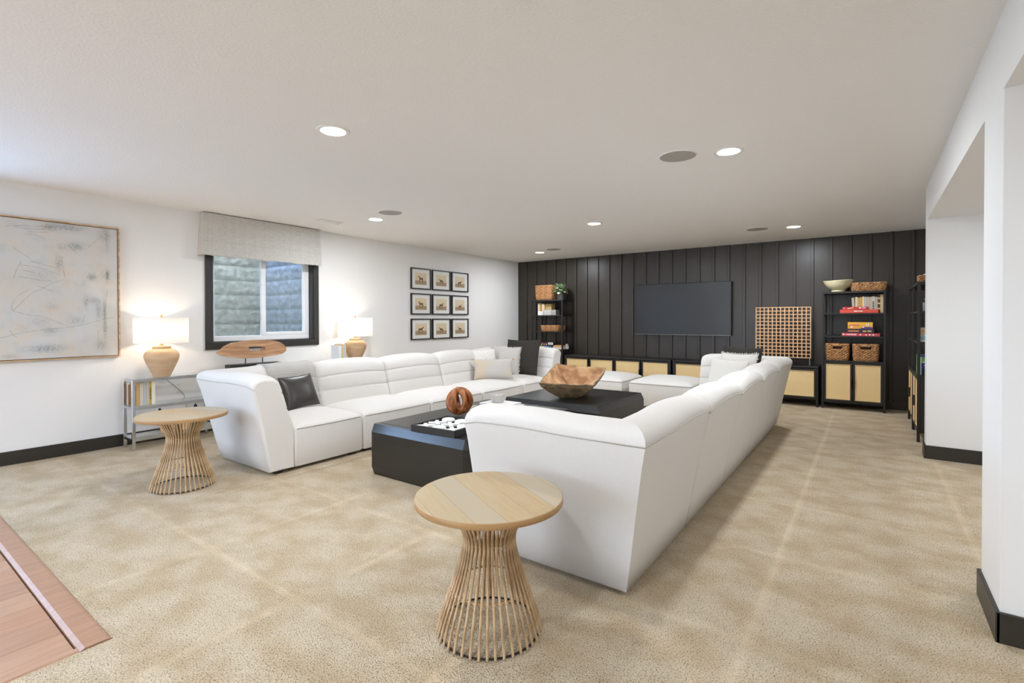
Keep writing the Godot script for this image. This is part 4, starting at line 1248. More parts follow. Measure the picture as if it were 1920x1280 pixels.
func table_lamp(label: String, at: Vector3) -> void:
	var o := thing("table_lamp", label, "lamp", at, 0.0, "urn table lamps")
	var b := B.new()
	b.lathe(PackedVector2Array([Vector2(0.0, 0.0), Vector2(0.072, 0.0), Vector2(0.077, 0.006), Vector2(0.09, 0.035), Vector2(0.112, 0.085), Vector2(0.136, 0.14), Vector2(0.151, 0.185), Vector2(0.1545, 0.205), Vector2(0.152, 0.225), Vector2(0.14, 0.25), Vector2(0.118, 0.27), Vector2(0.096, 0.28), Vector2(0.083, 0.284), Vector2(0.081, 0.29), Vector2(0.082, 0.302), Vector2(0.078, 0.309), Vector2(0.06, 0.316), Vector2(0.0, 0.317)]), 48)
	part(o, "urn_base", b, M.terracotta)
	var n := B.new()
	n.lathe(PackedVector2Array([Vector2(0.0, 0.316), Vector2(0.024, 0.316), Vector2(0.024, 0.322), Vector2(0.012, 0.326), Vector2(0.012, 0.4), Vector2(0.0, 0.4)]), 20)
	part(o, "brass_neck", n, M.brass)
	var r := 0.237
	var y0 := 0.342
	var y1 := 0.604
	var s := B.new()
	var rings := []
	for q in [[r, y0], [r, y0 + 0.004], [r, y1 - 0.004], [r, y1], [r - 0.0025, y1], [r - 0.0025, y0], [r, y0]]:
		var ring := PackedVector3Array()
		for k in 56: ring.push_back(Vector3(cos(TAU * k / 56) * q[0], q[1], sin(TAU * k / 56) * q[0]))
		rings.push_back(ring)
	s.loft(rings, false, false)
	part(o, "lamp_shade", s, M.shade_linen)
	for k in 3:
		part(o, "spider_arm", cub(Vector3(0, y1 - 0.006, 0) + Vector3(cos(TAU * k / 3), 0, sin(TAU * k / 3)) * r / 2, Vector3(r - 0.004, 0.003, 0.003)), M.brass)
		var sp: MeshInstance3D = o.get_child(o.get_child_count() - 1)
		sp.mesh = cub(Vector3.ZERO, Vector3(r - 0.006, 0.003, 0.003)).mesh()
		sp.transform = Transform3D(Basis(Vector3.UP, -TAU * k / 3), Vector3(cos(TAU * k / 3), 0, sin(TAU * k / 3)) * r / 2 + Vector3(0, y1 - 0.006, 0))
	var f := B.new()
	f.lathe(PackedVector2Array([Vector2(0, y1 - 0.01), Vector2(0.008, y1 - 0.01), Vector2(0.008, y1 + 0.006), Vector2(0.011, y1 + 0.01), Vector2(0.011, y1 + 0.026), Vector2(0, y1 + 0.027)]), 14)
	part(o, "finial", f, M.brass)
	var bl := B.new()
	var prof := PackedVector2Array()
	for i in 13: prof.push_back(Vector2(sin(PI * i / 12.0) * 0.032, 0.455 - cos(PI * i / 12.0) * 0.036))
	bl.lathe(prof, 20)
	part(o, "bulb", bl, M.bulb_glow)
	var l := OmniLight3D.new()
	l.name = "lamp_light"
	l.position = Vector3(0, 0.455, 0)
	l.light_size = 0.03
	l.light_energy = LAMP
	l.light_color = Color(1.0, 0.93, 0.84)
	l.omni_range = 20.0
	l.omni_attenuation = 2.0
	l.shadow_enabled = true
	o.add_child(l)

const LAMP := 0.045

# a standing book: local x runs from the fore edge to the spine, z is its thickness
func book_up(label: String, at: Vector3, s: Vector3, turn: float, c: Color, group: String, lettered := false, lean := 0.0) -> Node3D:
	var o := thing("book", label, "book", at, 0.0, group)
	o.rotation = Vector3(0, turn - PI / 2, 0)
	if lean != 0.0: o.rotation.x = lean
	var key := "cover%d" % (c.to_rgba32())
	if not M.has(key): mat(key, c, 0.7)
	# faces +x
	for k in [-1.0, 1.0]: part(o, "cover", cub(Vector3(0, s.y / 2, k * (s.z / 2 - 0.001)), Vector3(s.x, s.y, 0.002)), M[key])
	part(o, "spine", cub(Vector3(s.x / 2 - 0.001, s.y / 2, 0), Vector3(0.003, s.y, s.z), 0.001), M[key])
	part(o, "pages", cub(Vector3(-0.003, s.y / 2, 0), Vector3(s.x - 0.01, s.y - 0.008, s.z - 0.004)), M.mat_board)
	if lettered:
		for i in 9: part(o, "lettering", cub(Vector3(s.x / 2 + 0.0008, s.y * (0.25 + 0.055 * i), 0), Vector3(0.0008, s.y * (0.03 if i % 3 else 0.042), s.z * 0.5)), M.black_wood)
	return o

# ---------------------------------------------------------------- the black wall: shelves, consoles, television, lattice
func cane_door(parent: Node, lo: Vector3, hi: Vector3, handle_x: float) -> void:   # front faces +z at hi.z
	var m := 0.026
	var fr := B.new()
	fr.box(Vector3((lo.x + hi.x) / 2, lo.y + m / 2, hi.z - 0.01), Vector3(hi.x - lo.x, m, 0.02), 0.002)
	fr.box(Vector3((lo.x + hi.x) / 2, hi.y - m / 2, hi.z - 0.01), Vector3(hi.x - lo.x, m, 0.02), 0.002)
	fr.box(Vector3(lo.x + m / 2, (lo.y + hi.y) / 2, hi.z - 0.01), Vector3(m, hi.y - lo.y - 2 * m, 0.02), 0.002)
	fr.box(Vector3(hi.x - m / 2, (lo.y + hi.y) / 2, hi.z - 0.01), Vector3(m, hi.y - lo.y - 2 * m, 0.02), 0.002)
	var d := part(parent, "door", fr, M.black_metal)
	part(d, "cane_panel", cub2(Vector3(lo.x + m, lo.y + m, hi.z - 0.016), Vector3(hi.x - m, hi.y - m, hi.z - 0.009)), M.cane)
	var bd := B.new()
	var e := 0.007
	bd.box(Vector3((lo.x + hi.x) / 2, lo.y + m + e / 2, hi.z - 0.006), Vector3(hi.x - lo.x - 2 * m, e, 0.007))
	bd.box(Vector3((lo.x + hi.x) / 2, hi.y - m - e / 2, hi.z - 0.006), Vector3(hi.x - lo.x - 2 * m, e, 0.007))
	bd.box(Vector3(lo.x + m + e / 2, (lo.y + hi.y) / 2, hi.z - 0.006), Vector3(e, hi.y - lo.y - 2 * m - 2 * e, 0.007))
	bd.box(Vector3(hi.x - m - e / 2, (lo.y + hi.y) / 2, hi.z - 0.006), Vector3(e, hi.y - lo.y - 2 * m - 2 * e, 0.007))
	part(d, "cane_edging", bd, M.cane_edge)
	part(d, "handle", cub(Vector3(handle_x, (lo.y + hi.y) / 2, hi.z + 0.012), Vector3(0.014, 0.11, 0.024), 0.003), M.black_metal)

func bookcase(label: String, at: Vector3, turn: float) -> Node3D:
	var o := thing("bookcase", label, "shelf", at, turn, "tall black metal shelves with cane doors")
	var w := 0.735
	var d := 0.4
	var h := 1.66
	var p := 0.026
	for sx in [-1.0, 1.0]:
		for sz in [-1.0, 1.0]: part(o, "post", cub(Vector3(sx * (w - p) / 2, (h - 0.03) / 2, sz * (d - p) / 2), Vector3(p, h - 0.03, p), 0.002), M.black_metal)
	part(o, "top_shelf", cub(Vector3(0, h - 0.015, 0), Vector3(w + 0.006, 0.03, d + 0.004), 0.002), M.black_metal)
	for y in [1.345, 1.025]: part(o, "shelf", cub(Vector3(0, y, 0), Vector3(w - 0.01, 0.02, d - 0.004), 0.002), M.black_metal)
	for y in [1.345, 1.025]:
		for sx in [-1.0, 1.0]: part(o, "side_rail", cub(Vector3(sx * (w - p) / 2, y - 0.004, 0), Vector3(p - 0.004, 0.024, d - 2 * p), 0.001), M.black_metal)
	var cb := B.new()
	cb.box(Vector3(0, 0.675, 0), Vector3(w - 0.012, 0.02, d - 0.006), 0.002)
	cb.box(Vector3(0, 0.1, 0), Vector3(w - 0.03, 0.02, d - 0.02), 0.002)
	cb.box(Vector3(0, 0.385, -d / 2 + 0.02), Vector3(w - 0.05, 0.55, 0.01))
	for sx in [-1.0, 1.0]: cb.box(Vector3(sx * (w / 2 - 0.016), 0.385, 0), Vector3(0.014, 0.56, d - 0.05))
	part(o, "cabinet_body", cb, M.black_metal)
	cane_door(o, Vector3(-w / 2 + 0.028, 0.112, 0), Vector3(-0.002, 0.662, d / 2 - 0.003), -0.016)
	cane_door(o, Vector3(0.002, 0.112, 0), Vector3(w / 2 - 0.028, 0.662, d / 2 - 0.003), 0.016)
	return o

func media_console(label: String, at: Vector3, w: float) -> void:
	var o := thing("media_console", label, "cabinet", at, 0.0, "low black consoles with cane doors")
	var d := 0.4
	var h := 0.585
	part(o, "top", cub(Vector3(0, h - 0.014, 0), Vector3(w, 0.028, d), 0.003), M.black_wood)
	var b := B.new()
	b.box(Vector3(0, 0.115, 0), Vector3(w - 0.04, 0.02, d - 0.02))
	b.box(Vector3(0, 0.33, -d / 2 + 0.012), Vector3(w - 0.06, 0.44, 0.012))
	for i in 5: b.box(Vector3(-w / 2 + 0.018 + (w - 0.036) * i / 4.0, 0.335, 0 if i in [0, 4] else -0.015), Vector3(0.03, 0.47, d - 0.01 - (0.0 if i in [0, 4] else 0.04)))
	part(o, "case", b, M.black_wood)
	var pw := (w - 0.036) / 4.0
	for i in 4:
		var x0 := -w / 2 + 0.018 + pw * i
		cane_door(o, Vector3(x0 + 0.012, 0.122, 0), Vector3(x0 + pw - 0.012, 0.548, d / 2 - 0.003), x0 + (pw - 0.03 if i % 2 == 0 else 0.03))
	for sx in [-1.0, 1.0]:
		for sz in [-1.0, 1.0]: part(o, "leg", cub(Vector3(sx * (w / 2 - 0.016), 0.053, sz * (d / 2 - 0.018)), Vector3(0.026, 0.106, 0.026), 0.002), M.black_metal)

func basket(label: String, at: Vector3, w: float, d: float, h: float, turn: float, slot := false, taper := 0.93) -> void:
	var o := thing("basket", label, "basket", at, turn, "woven seagrass baskets")
	var rows := int(round(h / 0.0175))
	var wv := B.new()
	var rh := h / rows
	for j in rows:
		var f := float(j) / (rows - 1)
		var t := lerpf(taper, 1.0, pow(f, 0.7)) * (0.975 if j == 0 else 1.0)
		var base := rrect(-w / 2 * t, w / 2 * t, -d / 2 * t, d / 2 * t, 0.035, rh * (j + 0.5), 3)
		var pts := PackedVector3Array()
		var dense := PackedVector3Array()
		for i in base.size():
			var a := base[i]
			var b := base[(i + 1) % base.size()]
			var k := maxi(1, int(round(a.distance_to(b) / 0.011)))
			for q in k: dense.push_back(a.lerp(b, float(q) / k))
		var s := 0.0
		for i in dense.size():
			var a := dense[i]
			s += a.distance_to(dense[(i + dense.size() - 1) % dense.size()]) if i else 0.0
			var nrm := Vector3(a.x / w, 0, a.z / d).normalized()
			var ph := s / 0.042 * TAU + PI * j
			pts.push_back(a + nrm * 0.0045 * sin(ph) + Vector3(0, 0.0022 * cos(ph), 0))
		var cut := slot and j >= rows - 4 and j <= rows - 3
		if cut:
			var keep := PackedVector3Array()
			var runs := []
			for i in pts.size():
				if pts[i].z > d * 0.3 and absf(pts[i].x) < w * 0.19:
					if keep.size() > 2: runs.push_back(keep)
					keep = PackedVector3Array()
				else: keep.push_back(pts[i])
			if keep.size() > 2: runs.push_back(keep)
			for rn in runs: wv.tube(rn, rh * 0.58, 5)
		else: wv.tube(pts, rh * 0.58, 5, true)
	stuff(part(o, "weave", wv, M.seagrass))
	var ln := B.new()
	var e := 0.012
	ln.loft([rrect(-w / 2 * taper + e, w / 2 * taper - e, -d / 2 * taper + e, d / 2 * taper - e, 0.03, 0.004, 3), rrect(-w / 2 + e, w / 2 - e, -d / 2 + e, d / 2 - e, 0.03, h - 0.006, 3), rrect(-w / 2 + e + 0.006, w / 2 - e - 0.006, -d / 2 + e + 0.006, d / 2 - e - 0.006, 0.028, h - 0.006, 3), rrect(-w / 2 * taper + e + 0.006, w / 2 * taper - e - 0.006, -d / 2 * taper + e + 0.006, d / 2 * taper - e - 0.006, 0.028, 0.012, 3)])
	part(o, "lining", ln, M.basket_shade)  # dark brown shell stands in for the shade inside the basket
	var rm := B.new()
	rm.tube(rrect(-w / 2, w / 2, -d / 2, d / 2, 0.035, h - 0.004, 4), 0.011, 6, true)
	part(o, "rim", rm, M.seagrass)
	if slot:
		var hd := B.new()
		hd.tube(PackedVector3Array([Vector3(-w * 0.2, h - 0.02, d / 2 + 0.002), Vector3(w * 0.2, h - 0.02, d / 2 + 0.002)]), 0.014, 8)
		part(o, "handle", hd, M.seagrass)

# marks: [x, y, width, height, colour] in fractions of the front
func game_box(label: String, at: Vector3, s: Vector3, turn: float, c: Color, marks: Array, group := "board games on the shelves") -> void:
	var o := thing("game_box", label, "board game", at, turn, group)
	var key := "cover%d" % (c.to_rgba32())
	if not M.has(key): mat(key, c, 0.5)
	part(o, "box_base", cub(Vector3(0, s.y * 0.4, 0), Vector3(s.x - 0.004, s.y * 0.8, s.z - 0.004), 0.001), M[key])
	part(o, "lid", cub(Vector3(0, s.y * 0.5, 0), Vector3(s.x, s.y - 0.004, s.z), 0.0015), M[key])
	if marks.is_empty(): return
	var w := 192
	var h := maxi(16, int(w * s.y / s.x))
	var im := Image.create(w, h, false, Image.FORMAT_RGB8)
	im.fill(c)
	for m in marks:
		if m.size() > 5:   # a round blot
			for y in h:
				for x in w:
					if Vector2((x - m[0] * w) / (m[2] * w), (y - m[1] * h) / (m[3] * h)).length() < 1.0: im.set_pixel(x, y, m[4])
		else: im.fill_rect(Rect2i(int(m[0] * w), int(m[1] * h), maxi(1, int(m[2] * w)), maxi(1, int(m[3] * h))), m[4])
	var pm := mat("print_%s" % label.left(20), Color.WHITE, 0.5)
	pm.albedo_texture = ImageTexture.create_from_image(im)
	var q := B.new()
	q.uquad(Vector3(-s.x / 2 + 0.002, 0.002, s.z / 2 + 0.0006), Vector3(s.x / 2 - 0.002, 0.002, s.z / 2 + 0.0006), Vector3(s.x / 2 - 0.002, s.y - 0.003, s.z / 2 + 0.0006), Vector3(-s.x / 2 + 0.002, s.y - 0.003, s.z / 2 + 0.0006))
	part(o, "print", q, pm)

func media_wall() -> void:
	var fz := -8.565
	bookcase("tall black open shelf with cane doors in left corner, plant and basket on top", Vector3(-5.19, 0, fz), 0.0)
	bookcase("tall black open shelf with cane doors, with cream bowl on top, right of the lattice", Vector3(-0.19, 0, fz), 0.0)
	media_console("low black console with four cane doors at left, under the television", Vector3(-3.755, 0, fz), 2.06)
	media_console("low black console with cane doors at right, under the wooden lattice", Vector3(-1.645, 0, fz), 2.1)
	# television
	var tv := thing("television", "large flat black television hung on the black board wall", "television", Vector3(-2.666, 0.996, BZ + 0.008))
	part(tv, "bracket", cub2(Vector3(-0.3, 0.25, 0.013), Vector3(0.3, 0.65, 0.035)), M.black_metal)
	part(tv, "case", cub2(Vector3(-0.823, 0, 0.03), Vector3(0.823, 0.902, 0.078), 0.004), M.tv_frame)
	part(tv, "screen", cub2(Vector3(-0.815, 0.014, 0.076), Vector3(0.815, 0.894, 0.0795)), M.tv_screen)
	part(tv, "lower_bezel", cub2(Vector3(-0.82, 0.001, 0.076), Vector3(0.82, 0.012, 0.081), 0.001), M.chrome_dark)
	# lattice screen standing on the right console
	var la := thing("wooden_lattice", "square open lattice of light wooden slats on a metal stand", "sculpture", Vector3(-1.077, 0.585, -8.56))
	var lw := 0.735
	var lh := 0.755
	for i in 14:
		part(la, "slat", cub(Vector3(-lw / 2 + lw * i / 13.0, 0.11 + lh / 2, 0), Vector3(0.013, lh, 0.03), 0.001), M.lattice_wood)
	for j in 15:
		part(la, "slat", cub(Vector3(0, 0.11 + lh * j / 14.0, 0.001), Vector3(lw + 0.012, 0.012, 0.028), 0.001), M.lattice_wood)
	for sx in [-1.0, 1.0]:
		part(la, "stand_leg", cub(Vector3(sx * (lw / 2 - 0.012), 0.055, 0), Vector3(0.012, 0.11, 0.012)), M.chrome)
		part(la, "stand_foot", cub(Vector3(sx * (lw / 2 - 0.012), 0.004, 0), Vector3(0.03, 0.008, 0.16), 0.002), M.black_metal)
	# on the right shelf
	var bo := thing("cream_bowl", "cream ceramic footed bowl on top of the tall shelf at right", "bowl", Vector3(-0.365, 1.66, -8.5))
	var bb := B.new()
	var prof := PackedVector2Array([Vector2(0, 0.0), Vector2(0.085, 0.0), Vector2(0.088, 0.012), Vector2(0.082, 0.024), Vector2(0.105, 0.04), Vector2(0.14, 0.07), Vector2(0.168, 0.11), Vector2(0.186, 0.155), Vector2(0.184, 0.16), Vector2(0.178, 0.156), Vector2(0.155, 0.11), Vector2(0.11, 0.065), Vector2(0.0, 0.05)])
	bb.lathe(prof, 40)
	for i in bb.v.size():   # thrown by hand: not quite round
		var p := bb.v[i]
		bb.v[i].y += 0.006 * sin(atan2(p.z, p.x) * 2.0 + 0.6) * clampf(p.y / 0.15, 0, 1)
	part(bo, "bowl", bb, M.cream_ceramic)
	basket("low woven basket tray behind the cream bowl on the right shelf top", Vector3(-0.02, 1.66, -8.58), 0.4, 0.3, 0.115, 0.0)
	basket("woven basket with handle slot above the right shelf's doors, left one of the pair", Vector3(-0.372, 0.685, -8.56), 0.27, 0.32, 0.235, 0.0, true)
	basket("woven basket with handle slot above the right shelf's doors, right one of the pair", Vector3(-0.045, 0.685, -8.56), 0.285, 0.32, 0.235, 0.0, true)
	var books := [[0.03, 0.215, C(190, 180, 158), "grey beige"], [0.026, 0.225, C(222, 208, 176), "cream"], [0.022, 0.215, C(196, 162, 112), "tan"], [0.028, 0.222, C(208, 158, 66), "ochre yellow"], [0.022, 0.23, C(226, 214, 184), "ivory"], [0.03, 0.225, C(190, 182, 176), "cool grey"], [0.024, 0.225, C(198, 182, 160), "sandy"], [0.022, 0.222, C(202, 178, 150), "pinkish beige"], [0.04, 0.23, C(204, 194, 182), "wide pale grey"], [0.026, 0.222, C(184, 172, 156), "stone grey"], [0.026, 0.245, C(96, 80, 50), "dark banded"], [0.034, 0.25, C(210, 180, 146), "tall light tan"]]
	var where := ["leftmost of the row and leaning", "second from the left of the row", "third from the left of the row", "fourth from the left of the row", "fifth from the left of the row", "sixth from the left, right of the ivory one", "seventh from the left, in the middle of the row", "just left of the widest book", "the widest book of the row", "just left of the dark banded book", "second from the right end", "at the right end of the row"]
	var x := -0.197
	for i in books.size():
		var b: Array = books[i]
		var bk := book_up("%s book on right upper shelf, %s" % [b[3], where[i]], Vector3(x + b[0] / 2, 1.3555, -8.5), Vector3(0.16, b[1], b[0]), 0.0, b[2], "row of books on the right shelf", i in [8, 10], 0.05 if i == 0 else 0.0)
		if i == 10:
			for yy in [0.06, 0.13, 0.2]: part(bk, "spine_band", cub(Vector3(0.0805, yy, 0), Vector3(0.002, 0.018, 0.0262)), M.cane_edge)
		x += b[0] + 0.0015
	var W := C(245, 240, 232)
	game_box("coral red flat game box with small white lettering, under the books at right", Vector3(-0.123, 1.3555, -8.445), Vector3(0.436, 0.05, 0.13), 0.0, C(226, 84, 62), [[0.37, 0.35, 0.23, 0.28, W], [0.4, 0.3, 0.02, 0.4, W], [0.47, 0.3, 0.02, 0.4, C(226, 84, 62)], [0.53, 0.3, 0.015, 0.4, C(226, 84, 62)]])
	game_box("smaller red game box with white and pink print, lying on the coral one", Vector3(-0.168, 1.4065, -8.45), Vector3(0.29, 0.037, 0.12), 0.0, C(206, 52, 62), [[0.03, 0.25, 0.06, 0.5, C(240, 170, 170)], [0.2, 0.5, 0.12, 0.3, W], [0.3, 0.3, 0.14, 0.35, C(240, 230, 160)], [0.66, 0.2, 0.1, 0.5, W], [0.8, 0.2, 0.13, 0.55, C(225, 190, 200)]])
	game_box("pink red long game box with white lettering, bottom of the lower stack at right", Vector3(-0.103, 1.0355, -8.46), Vector3(0.435, 0.042, 0.15), 0.0, C(222, 70, 78), [[0.03, 0.2, 0.05, 0.5, W], [0.12, 0.25, 0.28, 0.5, C(248, 214, 214)], [0.16, 0.25, 0.012, 0.5, C(222, 70, 78)], [0.23, 0.25, 0.012, 0.5, C(222, 70, 78)], [0.31, 0.25, 0.012, 0.5, C(222, 70, 78)], [0.48, 0.3, 0.04, 0.5, W], [0.56, 0.3, 0.03, 0.5, C(120, 120, 130)], [0.63, 0.4, 0.05, 0.4, W], [0.72, 0.3, 0.05, 0.5, C(230, 230, 220)], [0.81, 0.35, 0.05, 0.45, W], [0.9, 0.3, 0.05, 0.5, C(140, 130, 140)]])
	game_box("dark purple game box with orange and gold lettering, middle of the lower stack", Vector3(-0.108, 1.0785, -8.46), Vector3(0.315, 0.056, 0.15), 0.0, C(56, 44, 66), [[0.07, 0.3, 0.39, 0.42, C(226, 140, 80)], [0.115, 0.3, 0.008, 0.42, C(56, 44, 66)], [0.165, 0.3, 0.008, 0.42, C(56, 44, 66)], [0.215, 0.3, 0.008, 0.42, C(56, 44, 66)], [0.265, 0.3, 0.008, 0.42, C(56, 44, 66)], [0.315, 0.3, 0.008, 0.42, C(56, 44, 66)], [0.365, 0.3, 0.008, 0.42, C(56, 44, 66)], [0.41, 0.3, 0.008, 0.42, C(56, 44, 66)], [0.6, 0.36, 0.13, 0.4, C(220, 190, 100)], [0.74, 0.42, 0.03, 0.14, C(220, 190, 100)], [0.78, 0.3, 0.14, 0.42, C(220, 190, 100)], [0.65, 0.36, 0.01, 0.4, C(56, 44, 66)], [0.83, 0.3, 0.01, 0.42, C(56, 44, 66)], [0.88, 0.3, 0.01, 0.42, C(56, 44, 66)]])
	game_box("yellow orange game box with pink lettering and purple hill, top of the lower stack", Vector3(-0.107, 1.1355, -8.46), Vector3(0.286, 0.095, 0.13), 0.0, C(238, 170, 60), [[0.0, 0.0, 1.0, 0.45, C(244, 186, 64)], [0.8, 1.12, 0.32, 0.42, C(92, 60, 150), 1], [0.06, 0.42, 0.06, 0.2, C(214, 80, 120)], [0.13, 0.4, 0.06, 0.2, C(214, 80, 120)], [0.2, 0.36, 0.05, 0.2, C(214, 80, 120)], [0.27, 0.38, 0.06, 0.2, C(214, 80, 120)], [0.34, 0.38, 0.06, 0.2, C(214, 80, 120)], [0.41, 0.38, 0.05, 0.2, C(214, 80, 120)], [0.48, 0.34, 0.015, 0.22, C(214, 80, 120)], [0.15, 0.7, 0.05, 0.14, C(250, 240, 220), 1], [0.79, 0.38, 0.06, 0.2, C(250, 248, 240), 1], [0.79, 0.38, 0.02, 0.07, C(30, 30, 40), 1], [0.63, 0.72, 0.03, 0.12, C(250, 248, 240), 1]])
	# on the left shelf
	basket("tall woven basket on top of the left corner shelf, beside the plant", Vector3(-5.3, 1.66, -8.58), 0.385, 0.32, 0.29, 0.0)
	basket("low woven basket on the middle shelf of the left corner unit", Vector3(-5.15, 1.035, -8.56), 0.41, 0.3, 0.115, 0.0)
	var pl := thing("potted_plant", "small leafy green plant in a grey metal pot on the left shelf", "plant", Vector3(-4.955, 1.66, -8.53))
	var pb := B.new()
	pb.lathe(PackedVector2Array([Vector2(0, 0), Vector2(0.072, 0), Vector2(0.078, 0.006), Vector2(0.08, 0.12), Vector2(0.074, 0.12), Vector2(0.072, 0.1), Vector2(0, 0.1)]), 28)
	part(pl, "pot", pb, M.pot_metal)
	var so := B.new()
	so.lathe(PackedVector2Array([Vector2(0, 0.1), Vector2(0.0725, 0.1), Vector2(0.0725, 0.106), Vector2(0, 0.112)]), 18)
	part(pl, "soil", so, M.soil)
	var lf := B.new()
	var grid := []
	for i in 7:
		var f := i / 6.0
		var wd := 0.046 * pow(sin(PI * clampf(f * 0.92 + 0.06, 0, 1)), 0.6)
		grid.push_back(PackedVector3Array([Vector3(-wd, 0.012 - 0.03 * f * f, 0.075 * f), Vector3(0, 0.004 - 0.03 * f * f, 0.075 * f), Vector3(wd, 0.012 - 0.03 * f * f, 0.075 * f), Vector3(0, 0.002 - 0.03 * f * f, 0.075 * f)]))
	lf.loft(grid)
	var lm := lf.mesh()
	for i in 34:
		var a := i * 2.399
		var f := i / 34.0
		var el := lerpf(1.25, -0.25, f)
		var r := 0.035 + 0.06 * f
		var pos := Vector3(cos(a) * r * 0.9, 0.27 - 0.12 * f * f - 0.03 * f, sin(a) * r * 0.9)
		var bs := Basis(Vector3.UP, PI / 2 - a) * Basis(Vector3.RIGHT, -el * 0.7)
		part(pl, "leaf", lm, M.leaf if i % 3 else M.leaf2, Transform3D(bs * Basis().scaled(Vector3.ONE * (0.9 + 0.3 * rng.randf())), pos))
		if i % 3 == 0:
			var st := B.new()
			st.tube(PackedVector3Array([Vector3(cos(a) * 0.02, 0.105, sin(a) * 0.02), Vector3(cos(a) * r * 0.5, 0.19, sin(a) * r * 0.5), pos]), 0.0025, 5)
			part(pl, "stem", st, M.leaf2)
	var b2 := [[0.045, 0.235, C(214, 200, 170), "cream book at the left of the upper shelf in the corner unit"], [0.05, 0.235, C(176, 132, 74), "brown banded book next to the cream one in the corner unit"], [0.035, 0.225, C(206, 196, 178), "pale grey book in the corner unit upper shelf"], [0.022, 0.222, C(206, 178, 130), "slim tan book in the corner unit upper shelf"]]
	x = -5.42
	for b in b2:
		book_up(b[3], Vector3(x + b[0] / 2, 1.3555, -8.5), Vector3(0.17, b[1], b[0]), 0.0, b[2], "books on the left shelf", false)
		x += b[0] + 0.002
	var gb := thing("storage_box", "gold tan box standing at the right of the books in the corner unit", "box", Vector3(-5.19, 1.3555, -8.52))
	part(gb, "box", cub(Vector3(0, 0.108, 0), Vector3(0.13, 0.216, 0.14), 0.003), M.gold_card)
	part(gb, "lid", cub(Vector3(0, 0.2, 0), Vector3(0.133, 0.04, 0.143), 0.003), M.gold_card)
	var wc := thing("white_cube", "small white box with a faint logo in front of the books in the corner unit", "box", Vector3(-5.345, 1.3555, -8.39))
	part(wc, "box", cub(Vector3(0, 0.04, 0), Vector3(0.1, 0.08, 0.03), 0.002), M.mat_board)
	part(wc, "logo", cub(Vector3(0.01, 0.04, 0.0155), Vector3(0.03, 0.012, 0.001)), M.grille)
	var pb2 := thing("pattern_box", "long box with a black and white dotted chain pattern in the corner unit", "box", Vector3(-5.08, 1.3555, -8.42))
	part(pb2, "box", cub(Vector3(0, 0.052, 0), Vector3(0.36, 0.104, 0.07), 0.002), M.black_wood)
	for i in 14:
		for j in 4:
			var ringp := PackedVector3Array()
			for k in 10: ringp.push_back(Vector3(-0.163 + 0.0182 * i + (0.0 if i < 9 else 0.012) + cos(TAU * k / 10) * 0.0095, 0.014 + 0.0255 * j + sin(TAU * k / 10) * 0.0115, 0.0355))
			var rb := B.new()
			rb.tube(ringp, 0.0036 if i < 9 else 0.0022, 4, true)
			part(pb2, "ring_motif", rb, M.mat_board)
	game_box("light blue game box with a white scroll, on the left shelf behind the sofa corner", Vector3(-5.27, 0.686, -8.46), Vector3(0.36, 0.06, 0.16), 0.0, C(92, 148, 206), [[0.1, 0.3, 0.12, 0.4, C(40, 70, 120)], [0.35, 0.35, 0.3, 0.4, C(214, 190, 150), 1], [0.5, 0.3, 0.2, 0.4, C(70, 60, 70)], [0.85, 0.2, 0.1, 0.6, C(50, 60, 100)]])
	game_box("black game box with bright dots and a white tag, on the blue one", Vector3(-5.19, 0.747, -8.46), Vector3(0.3, 0.075, 0.15), 0.0, C(36, 34, 40), [[0.15, 0.3, 0.05, 0.2, C(220, 60, 110), 1], [0.28, 0.55, 0.05, 0.2, C(70, 170, 190), 1], [0.08, 0.65, 0.05, 0.2, C(230, 200, 60), 1], [0.42, 0.3, 0.05, 0.2, C(190, 50, 60), 1], [0.46, 0.65, 0.05, 0.2, C(230, 200, 60), 1], [0.3, 0.85, 0.04, 0.15, C(220, 60, 110), 1], [0.6, 0.08, 0.38, 0.6, C(244, 242, 238)], [0.68, 0.3, 0.24, 0.14, C(60, 60, 60)]])
	game_box("cream white game box stacked under the tan one, right end of the left shelf", Vector3(-4.96, 0.686, -8.47), Vector3(0.2, 0.05, 0.16), 0.0, C(226, 218, 200), [])
	game_box("flat tan orange game box on the cream one, right end of the left shelf", Vector3(-4.96, 0.737, -8.47), Vector3(0.2, 0.028, 0.16), 0.0, C(222, 168, 112), [])
	var jr := thing("glass_jar", "small white textured jar at the right edge of the left corner unit", "jar", Vector3(-4.86, 0.686, -8.6))
	var jb := B.new()
	jb.lathe(PackedVector2Array([Vector2(0, 0), Vector2(0.035, 0), Vector2(0.04, 0.02), Vector2(0.038, 0.07), Vector2(0.025, 0.08), Vector2(0.028, 0.1), Vector2(0, 0.1)]), 18)
	part(jr, "jar", jb, M.mat_board)

